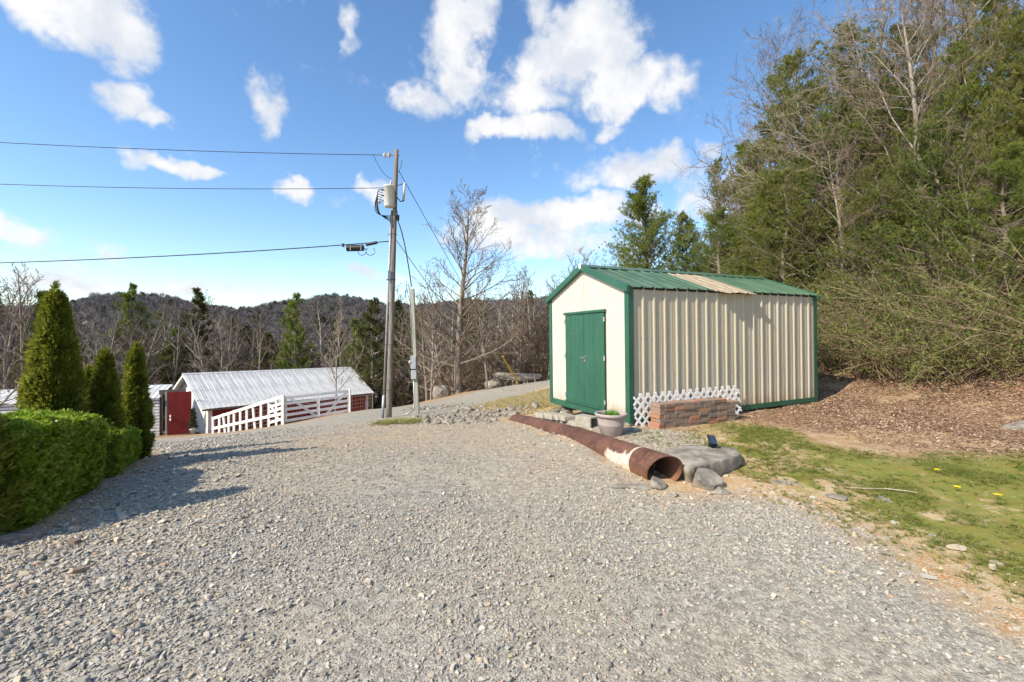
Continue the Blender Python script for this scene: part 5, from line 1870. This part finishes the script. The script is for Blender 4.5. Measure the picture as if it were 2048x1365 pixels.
def thicket(seed, stems=46, H=2.0, leafy=.5):
    q = np.random.default_rng(seed)
    CV, CF, n0 = [], [], 0
    C = []
    for i in range(stems):
        a = q.uniform(0, 6.28)
        p = np.array([q.normal(0, .35), q.normal(0, .35), 0])
        d = np.array([math.cos(a) * .5, math.sin(a) * .5, 1.0])
        pts = [p]
        L = H * q.uniform(.6, 1.3)
        for j in range(7):
            d = _unit(d + np.array([math.cos(a) * .10, math.sin(a) * .10, -.09]) + q.normal(0, .17, 3))
            pts.append(pts[-1] + d * L / 7)
        pts = np.array(pts)
        V, Fq = tube_np(pts, np.linspace(.009, .003, 8), 3)
        CV.append(V); CF.append(Fq + n0); n0 += len(V)
        for j in range(5):
            k = q.integers(2, 7)
            d2 = _unit(pts[k] - pts[k - 1]) + q.normal(0, .6, 3)
            e = np.array([pts[k], pts[k] + d2 * L * .12, pts[k] + d2 * L * .25 + q.normal(0, .05, 3)])
            V, Fq = tube_np(e, np.array([.005, .004, .002]), 3)
            CV.append(V); CF.append(Fq + n0); n0 += len(V)
            C.append(e[2]); C.append(e[1])
        C += list(pts[3:])
    C = np.array(C)
    C = C[q.random(len(C)) < leafy]
    C = np.repeat(C, 5, 0) + q.normal(0, .07, (len(C) * 5, 3))
    V, Fq, tn = slivers(C, q.normal(0, 1, C.shape), .03, .08, .022, 3, q, .8)
    return np_mesh('stems', np.concatenate(CV), np.concatenate(CF), MAT['dry_stem']), np_mesh('leaves', V, Fq, MAT['thicket_leaf'], attrs={'tone': tn})


TH = [thicket(1, leafy=.12), thicket(2, leafy=.6), thicket(3, 60, 1.6, .3)]
for i in range(66):
    t = r.random()
    px = 1650 + 480 * t
    d = np.interp(px, [1640, 1700, 1800, 2048, 2200], [12.5, 11.2, 9.2, 7.9, 7.8]) + r.uniform(0, 3.2) ** 1.1 * .8
    x, y = (px - HX) / F * d, d
    e = empty('thicket', (x, y, gz(x, y) - .05), r.uniform(0, 6), 'tangled bramble thicket at the foot of the hillside wood', 'thicket', 'brambles along the foot of the hillside wood')
    s = r.uniform(.7, 1.25)
    e.scale = (s, s, s)
    m = TH[r.randrange(3)]
    part('stems', m[0], e); part('leaves', m[1], e)


# ------------------------------------------------------------------ far hills
def build_hills():
    n, m = 260, 40
    az = np.linspace(-1.25, 1.25, n)
    prof = lambda px: np.interp(px, [-2600, -600, 0, 140, 200, 330, 400, 470, 530, 600, 660, 700, 760, 900, 1100, 1400, 3000], [605, 622, 632, 622, 606, 606, 622, 632, 624, 618, 604, 611, 626, 620, 612, 600, 580])
    V, T = [], []
    for j in range(m):
        t = j / (m - 1)
        for a in az:
            px = HX + F * math.tan(a)
            d = 180 + 520 * t                          # distance along the view axis
            R = d / math.cos(a)
            top = CAMZ + (HY - float(prof(px))) / F * 520
            s = min(1, t / .62); s = s * s * (3 - 2 * s)
            z = -26 + (top + 26) * s if t < .62 else top - (t - .62) * 60
            V.append((d * math.tan(a), d, z))
    V = np.array(V)
    V[:, 2] += (fbm(V[:, 0] * .02, V[:, 1] * .02, 4) - .5) * 9
    i = np.arange(n * m).reshape(m, n)
    Fq = np.stack([i[:-1, :-1], i[:-1, 1:], i[1:, 1:], i[1:, :-1]], -1).reshape(-1, 4)
    mt = simple_mat('hill_floor', (.13, .115, .11), .95, col2=(.19, .165, .16), nscale=.05)
    tag(link(bpy.data.objects.new('hills', np_mesh('hills', V, Fq, mt, True))), kind='structure')
    return V


HV = build_hills()


# ------------------------------------------------------------------ scattered stuff (geometry nodes instances)
def scatter(name, pts, rots, scl, idx, sources, label, cat):
    col = bpy.data.collections.new(name + '_pieces')
    for k, me in enumerate(sources):
        col.objects.link(bpy.data.objects.new('%s_piece_%02d' % (name, k), me))
    me = bpy.data.meshes.new(name)
    me.vertices.add(len(pts))
    me.vertices.foreach_set('co', np.asarray(pts, np.float32).ravel())
    a = me.attributes.new('rot', 'FLOAT_VECTOR', 'POINT'); a.data.foreach_set('vector', np.asarray(rots, np.float32).ravel())
    a = me.attributes.new('scl', 'FLOAT_VECTOR', 'POINT'); a.data.foreach_set('vector', np.asarray(scl, np.float32).ravel())
    a = me.attributes.new('idx', 'INT', 'POINT'); a.data.foreach_set('value', np.asarray(idx, np.int32))
    me.update()
    o = link(bpy.data.objects.new(name, me))
    tag(o, label, cat, kind='stuff')
    ng = bpy.data.node_groups.new(name, 'GeometryNodeTree')
    ng.interface.new_socket('Geometry', in_out='INPUT', socket_type='NodeSocketGeometry')
    ng.interface.new_socket('Geometry', in_out='OUTPUT', socket_type='NodeSocketGeometry')
    N = ng.nodes
    gi, go = N.new('NodeGroupInput'), N.new('NodeGroupOutput')
    ci = N.new('GeometryNodeCollectionInfo')
    ci.inputs['Collection'].default_value = col
    ci.inputs['Separate Children'].default_value = True
    ci.inputs['Reset Children'].default_value = True
    ip = N.new('GeometryNodeInstanceOnPoints')
    ip.inputs['Pick Instance'].default_value = True

    def na(k, t):
        n = N.new('GeometryNodeInputNamedAttribute')
        n.data_type = t
        n.inputs['Name'].default_value = k
        return n.outputs['Attribute']
    ng.links.new(gi.outputs[0], ip.inputs['Points'])
    ng.links.new(ci.outputs[0], ip.inputs['Instance'])
    ng.links.new(na('idx', 'INT'), ip.inputs['Instance Index'])
    ng.links.new(na('rot', 'FLOAT_VECTOR'), ip.inputs['Rotation'])
    ng.links.new(na('scl', 'FLOAT_VECTOR'), ip.inputs['Scale'])
    ng.links.new(ip.outputs[0], go.inputs[0])
    md = o.modifiers.new('scatter', 'NODES')
    md.node_group = ng
    return o


def hull_stone(seed, mat, n=11, dims=(1, .8, .55)):
    import bmesh
    q = np.random.default_rng(seed)
    p = q.normal(0, 1, (n, 3)); p /= np.linalg.norm(p, axis=1)[:, None]
    p *= q.uniform(.75, 1, (n, 1)) * np.array(dims) / 2
    bm = bmesh.new()
    for c in p:
        bm.verts.new(c)
    bmesh.ops.convex_hull(bm, input=bm.verts)
    for v in [v for v in bm.verts if not v.link_faces]:
        bm.verts.remove(v)
    me = bpy.data.meshes.new('stone')
    bm.to_mesh(me); bm.free()
    me.materials.append(MAT[mat])
    return me


q = np.random.default_rng(21)
# gravel in the foreground
N_ = 460000
d_ = np.concatenate([q.uniform(.9, 4.2, N_ // 2) ** 1.0, np.exp(q.uniform(math.log(4.2), math.log(15), N_ // 2))])
x_ = q.uniform(-1.4, 1.4, N_) * (d_ + .6)
keep = q.random(N_) < np.where(d_ < 4.2, np.clip(d_ / 4.2, .2, 1), .62)
d_, x_ = d_[keep], x_[keep]
w_ = zones(x_, d_)
g_ = w_['gravel']
keep = q.random(len(g_)) < np.clip(g_ * 1.6 - .5, 0, 1) * (.38 + .62 * np.clip((fbm(x_ * .9, d_ * .9, 5) - .40) * 5, 0, 1)) * (1 - .5 * track(x_, d_))
x_, d_ = x_[keep], d_[keep]
tanw = w_['tan'][keep]
z_ = gzn(x_, d_) + (fbm(x_ * 3, d_ * 3) - .5) * .02
n_ = len(x_)
sz = np.exp(q.normal(math.log(.0135), .46, n_)).clip(.006, .05) * np.interp(d_, [1, 4, 8, 15], [1.0, 1.1, 1.35, 1.8])
left = np.clip((-x_ - d_ * .45) / 1.5, 0, 1)
sz *= 1 + .5 * left
S_ = np.c_[sz, sz, sz] * q.uniform(.8, 1.25, (n_, 3))
tanpick = q.random(n_) < np.clip(.09 + .5 * tanw + .5 * np.clip((-x_ - 2.1) / 1.2, 0, 1) * np.clip((4.2 - d_), 0, 1) * np.clip(d_ - 2.3, 0, 1), 0, 1)
st = [hull_stone(i, 'gravel_stone') for i in range(8)]
st2 = [hull_stone(20 + i, 'tan_stone') for i in range(4)]
idx = np.where(tanpick, 8 + q.integers(0, 4, n_), q.integers(0, 8, n_))
scatter('gravel', np.c_[x_, d_, z_ + sz * .15], q.uniform(-3.14, 3.14, (n_, 3)) * np.array([.12, .12, 1]), S_, idx, st + st2, 'loose grey crushed stone spread over the drive', 'gravel')
print('gravel', n_)

# tan stones along the drive edge and round the pipe mouth
N_ = 60000
x_ = q.uniform(-1.5, 6, N_); d_ = q.uniform(1, 12, N_)
e_ = np.clip(1 - np.abs(inpoly(x_, d_, POLY_GRAVEL) + .1) / .6, 0, 1)
e2 = np.exp(-((x_ - 1.5) ** 2 + (d_ - 4.25) ** 2) / .15)
e3 = (inpoly(x_, d_, POLY_SHEDGRAVEL) > 0) * .5
keep = q.random(N_) < np.maximum(np.maximum(e_ * .75, e2), e3) * np.clip(fbm(x_ * 2, d_ * 2) * 2.4 - .5, 0, 1)
x_, d_ = x_[keep], d_[keep]
n_ = len(x_)
sz = np.exp(q.normal(math.log(.024), .5, n_)).clip(.008, .09)
scatter('edge_stones', np.c_[x_, d_, gzn(x_, d_) + sz * .12], q.uniform(-3.14, 3.14, (n_, 3)) * np.array([.15, .15, 1]), np.c_[sz * 1.2, sz, sz * .8], q.integers(0, 6, n_), st2 + st[:2], 'tan broken stones along the drive edge and pipe mouth', 'stones')

# stone heap by the service post
N_ = 900
c_ = gl([(850, 818), (890, 815), (940, 822), (985, 830), (930, 838), (880, 835), (900, 842), (1010, 826)])
ci = q.integers(0, len(c_), N_)
x_ = np.array([c_[i][0] for i in ci]) + q.normal(0, .45, N_); d_ = np.array([c_[i][1] for i in ci]) + q.normal(0, .5, N_)
sz = np.exp(q.normal(math.log(.085), .5, N_)).clip(.03, .32)
rk = [rock_mesh(60 + i, 2, (1, .85, .65), 9, .06) for i in range(5)]
scatter('stone_heap', np.c_[x_, d_, gzn(x_, d_) + sz * .15], q.uniform(-3.14, 3.14, (N_, 3)) * np.array([.2, .2, 1]), np.c_[sz, sz, sz], q.integers(0, 5, N_), rk, 'heap of grey broken stone right of the service post', 'stones')


# grass tufts
def tuft(seed, mat, n=9, h=.05, w=.004, spread=.6):
    z = np.random.default_rng(seed)
    V, Fc = [], []
    for i in range(n):
        b = np.array([z.normal(0, .012), z.normal(0, .012), -.003])
        d = np.array([z.normal(0, spread), z.normal(0, spread), 1.0]) * h * z.uniform(.5, 1.2)
        s = _unit(np.array([z.normal(), z.normal(), 0])) * w
        k = len(V)
        V += [b - s, b + s, b + d * .6 + s * .7, b + d * .6 - s * .7, b + d + np.array([d[0], d[1], -.1 * h])]
        Fc += [(k, k + 1, k + 2), (k, k + 2, k + 3), (k + 3, k + 2, k + 4)]
    return np_mesh('tuft', np.array(V), np.array(Fc), MAT[mat])


N_ = 130000
x_ = q.uniform(1, 9.5, N_); d_ = q.uniform(.8, 8.5, N_)
w_ = zones(x_, d_)
pat = fbm(x_ * 1.7 + 5, d_ * 1.7, 5)
keep = (q.random(N_) < np.clip(w_['lawn'] * 1.4 - .3, 0, 1) * np.clip((pat - .34) * 4, .06, 1) * np.clip(.1 + (x_ - 2.2) * .3, .1, .9))
x_, d_ = x_[keep], d_[keep]; n_ = len(x_)
sc_ = q.uniform(.35, .95, n_)
scatter('lawn_grass', np.c_[x_, d_, gzn(x_, d_) + (fbm(x_ * 3, d_ * 3) - .5) * .02], q.uniform(0, 6.28, (n_, 3)) * np.array([0, 0, 1]), np.c_[sc_, sc_, sc_ * .8], q.integers(0, 4, n_), [tuft(i, 'grass', 11, .05, .0035, .8) for i in range(4)], 'thin mossy grass of the lawn right of the drive', 'grass')
N_ = 26000
x_ = q.uniform(-2, 6.5, N_); d_ = q.uniform(9.5, 25, N_)
w_ = zones(x_, d_)
keep = q.random(N_) < np.clip(w_['dry'] * 1.3 - .3, 0, 1) * np.clip((fbm(x_, d_) - .3) * 4, .1, 1)
x_, d_ = x_[keep], d_[keep]; n_ = len(x_)
sc_ = q.uniform(.7, 2.0, n_)
scatter('dry_grass', np.c_[x_, d_, gzn(x_, d_)], q.uniform(0, 6.28, (n_, 3)) * np.array([0, 0, 1]), np.c_[sc_, sc_, sc_], q.integers(0, 3, n_), [tuft(10 + i, 'dry_grass', 9, .07, .006, .9) for i in range(3)], 'dry straw coloured grass on the bank left of the shed', 'grass')
# grass clump at the pole foot
c0 = G(790, 846)
N_ = 420
x_ = c0[0] + q.normal(0, .28, N_) + .1; d_ = c0[1] + q.normal(0, .3, N_)
sc_ = q.uniform(.6, 1.5, N_)
scatter('pole_grass', np.c_[x_, d_, gzn(x_, d_)], q.uniform(0, 6.28, (N_, 3)) * np.array([0, 0, 1]), np.c_[sc_, sc_, sc_], q.integers(0, 3, N_), [tuft(30 + i, 'grass' if i else 'dry_grass', 11, .07, .006, .9) for i in range(3)], 'patch of green grass at the foot of the utility pole', 'grass')


# leaf litter
def leafm(seed):
    z = np.random.default_rng(seed)
    c = z.uniform(.1, .5)
    V = [(-.5, 0, 0), (-.15, -.28, .08 * c), (.25, -.2, .25 * c), (.5, 0, .1), (.25, .22, .3 * c), (-.15, .28, .12 * c), (0, 0, -.04)]
    Fc = [(0, 1, 6), (1, 2, 6), (2, 3, 6), (3, 4, 6), (4, 5, 6), (5, 0, 6)]
    return np_mesh('leaf', np.array(V) + z.normal(0, .04, (7, 3)), np.array(Fc), MAT['litter_leaf'])


N_ = 230000
d_ = q.uniform(2, 17, N_); x_ = q.uniform(2, 16, N_)
w_ = zones(x_, d_)
ok = np.clip(w_['leaf'] * 1.3 - .2, 0, 1) * (1 - np.clip(w_['lawn'] * 1.15, 0, .985)) * (1 - w_['gravel'])
keep = (q.random(N_) < ok * np.clip((fbm(x_ * .8 + 2, d_ * .8, 4) - .28) * 4, .12, 1)) & (x_ / d_ < 1.5)
x_, d_ = x_[keep], d_[keep]; n_ = len(x_)
sz = q.uniform(.015, .052, n_)
scatter('leaf_litter', np.c_[x_, d_, gzn(x_, d_) + .012], np.c_[q.normal(0, .35, n_), q.normal(0, .35, n_), q.uniform(0, 6.28, n_)], np.c_[sz, sz, sz], q.integers(0, 4, n_), [leafm(i) for i in range(4)], 'brown fallen leaves covering the bank on the right', 'leaves')
print('litter', n_)

# a few single leaves, stick, flowers, stones on the lawn
x_, y_ = G(1760, 985)
single('stick', MB().tube([(-.28, .03, .02), (-.12, .0, .025), (.05, .02, .025), (.22, -.01, .02), (.29, -.04, .015)], [.003, .004, .005, .006, .003], 6).mesh('stick', MAT['stick']), (x_, y_, gz(x_, y_)), (0, 0, -.12), 'thin grey stick lying on the mossy lawn', 'stick')
for k, (px, py) in enumerate(((1913, 986), (1996, 1003), (1876, 950))):
    x_, y_ = G(px, py)
    T = empty('dandelion', (x_, y_, gz(x_, y_)), k, ['yellow dandelion in the middle of the lawn', 'yellow dandelion nearest the right edge of the frame', 'smallest yellow dandelion farthest up the lawn'][k], 'flower')
    MB().tube([(0, 0, -.01), (0, 0, .045)], .003, 5).obj('stem', MAT['grass'], T)
    mb = MB()
    for i in range(14):
        a_ = i * 2.4
        rr = .010 + .018 * (i % 3) / 2
        mb.add([(0, 0, .045), (rr * math.cos(a_ - .35), rr * math.sin(a_ - .35), .055), (rr * 1.15 * math.cos(a_), rr * 1.15 * math.sin(a_), .052 - rr * .1), (rr * math.cos(a_ + .35), rr * math.sin(a_ + .35), .055)], [(0, 1, 2, 3)])
    mb.obj('petals', MAT['flower'], T)
for k, (px, py, s, lab) in enumerate(((1915, 1100, .09, 'pale flat stone on the right part of the lawn'), (1990, 1130, .09, 'tan flat stone at the lower right of the lawn'), (1675, 998, .13, 'grey flat stone flush with the moss'))):
    x_, y_ = G(px, py)
    single('lawn_stone', rock_mesh(80 + k, 3, (s * 1.4, s, s * .3), 8, .08, 'tan_stone' if k < 2 else 'rock'), (x_, y_, gz(x_, y_) + .01), (0, 0, k), lab, 'rock')
for k, (px, py, s, lab) in enumerate(((148, 1090, .075, 'reddish brick chip in the gravel at the left'), (157, 1148, .07, 'second reddish chip lower in the gravel at the left'))):
    x_, y_ = G(px, py)
    o = single('brick_chip', MB().add([(-.5, -.3, -.1), (.4, -.35, -.1), (.5, .3, -.1), (-.35, .35, -.1), (-.45, -.25, .2), (.35, -.3, .25), (.4, .28, .18), (-.3, .3, .22)], [(0, 3, 2, 1), (4, 5, 6, 7), (0, 1, 5, 4), (1, 2, 6, 5), (2, 3, 7, 6), (3, 0, 4, 7)]).mesh('brick_chip', MAT['brick']), (x_, y_, gz(x_, y_) + .02), (.1, .1, k), lab, 'brick chip', scale=(s, s, s))


# woods on the far hills: too far to tell apart
def far_crown(seed, green):
    z = np.random.default_rng(seed)
    n = 130
    V, Fc = [], []
    for i in range(n):
        t = z.random(); a = z.uniform(0, 6.28)
        if green:
            rr = .32 * (1 - t) * z.random() ** .4
            p = np.array([rr * math.cos(a), rr * math.sin(a), .1 + .9 * t]); d = np.array([math.cos(a), math.sin(a), .2]) * .14; w = .05
        else:
            rr = .40 * math.sin(math.pi * (.25 + .7 * t)) * z.random() ** .5
            p = np.array([rr * math.cos(a) * .7, rr * math.sin(a) * .7, .2 + .6 * t]); d = np.array([math.cos(a) * rr, math.sin(a) * rr, .28]) * .8; w = .014
        s = _unit(np.cross(d, z.normal(0, 1, 3))) * w
        k = len(V)
        V += [p - s, p + s, p + d]
        Fc.append((k, k + 1, k + 2))
    V += [(-.02, 0, 0), (.02, 0, 0), (0, 0, .9)]; Fc.append((len(V) - 3, len(V) - 2, len(V) - 1))
    return np_mesh('far_crown', np.array(V), np.array(Fc), MAT['cedar_dark' if green else 'twig_far'])


n_ = 24000
fi = q.integers(0, len(HV), n_)
x_ = HV[fi, 0] + q.uniform(-9, 9, n_); d_ = HV[fi, 1] + q.uniform(-7, 7, n_)
z_ = HV[fi, 2]
hh = q.uniform(7.5, 11, n_)
id_ = np.where(q.random(n_) < .05, 3, q.integers(0, 3, n_))
scatter('far_wood', np.c_[x_, d_, z_ - 1], q.uniform(0, 6.28, (n_, 3)) * np.array([0, 0, 1]), np.c_[hh * 1.1, hh * 1.1, hh], id_, [far_crown(1, 0), far_crown(2, 0), far_crown(3, 0), far_crown(4, 1)], 'leafless grey brown wood covering the distant hills', 'wood')
# woods on the valley floor and lower slopes between
n_ = 5000
x_ = q.uniform(-190, 110, n_); d_ = q.uniform(70, 190, n_)
kp = np.abs(x_) < d_ * 1.5
x_, d_ = x_[kp], d_[kp]; n_ = len(x_)
z_ = np.where((d_ < 160) & (np.abs(x_) < 160), gzn(x_, np.minimum(d_, 168)), -20)
hh = q.uniform(7, 11, n_)
id_ = np.where(q.random(n_) < .3, 3, q.integers(0, 3, n_))
scatter('valley_wood', np.c_[x_, d_, z_ - .5], q.uniform(0, 6.28, (n_, 3)) * np.array([0, 0, 1]), np.c_[hh, hh, hh], id_, [far_crown(11, 0), far_crown(12, 0), far_crown(13, 0), far_crown(14, 1)], 'crowded leafless wood filling the valley behind the near trees', 'wood')
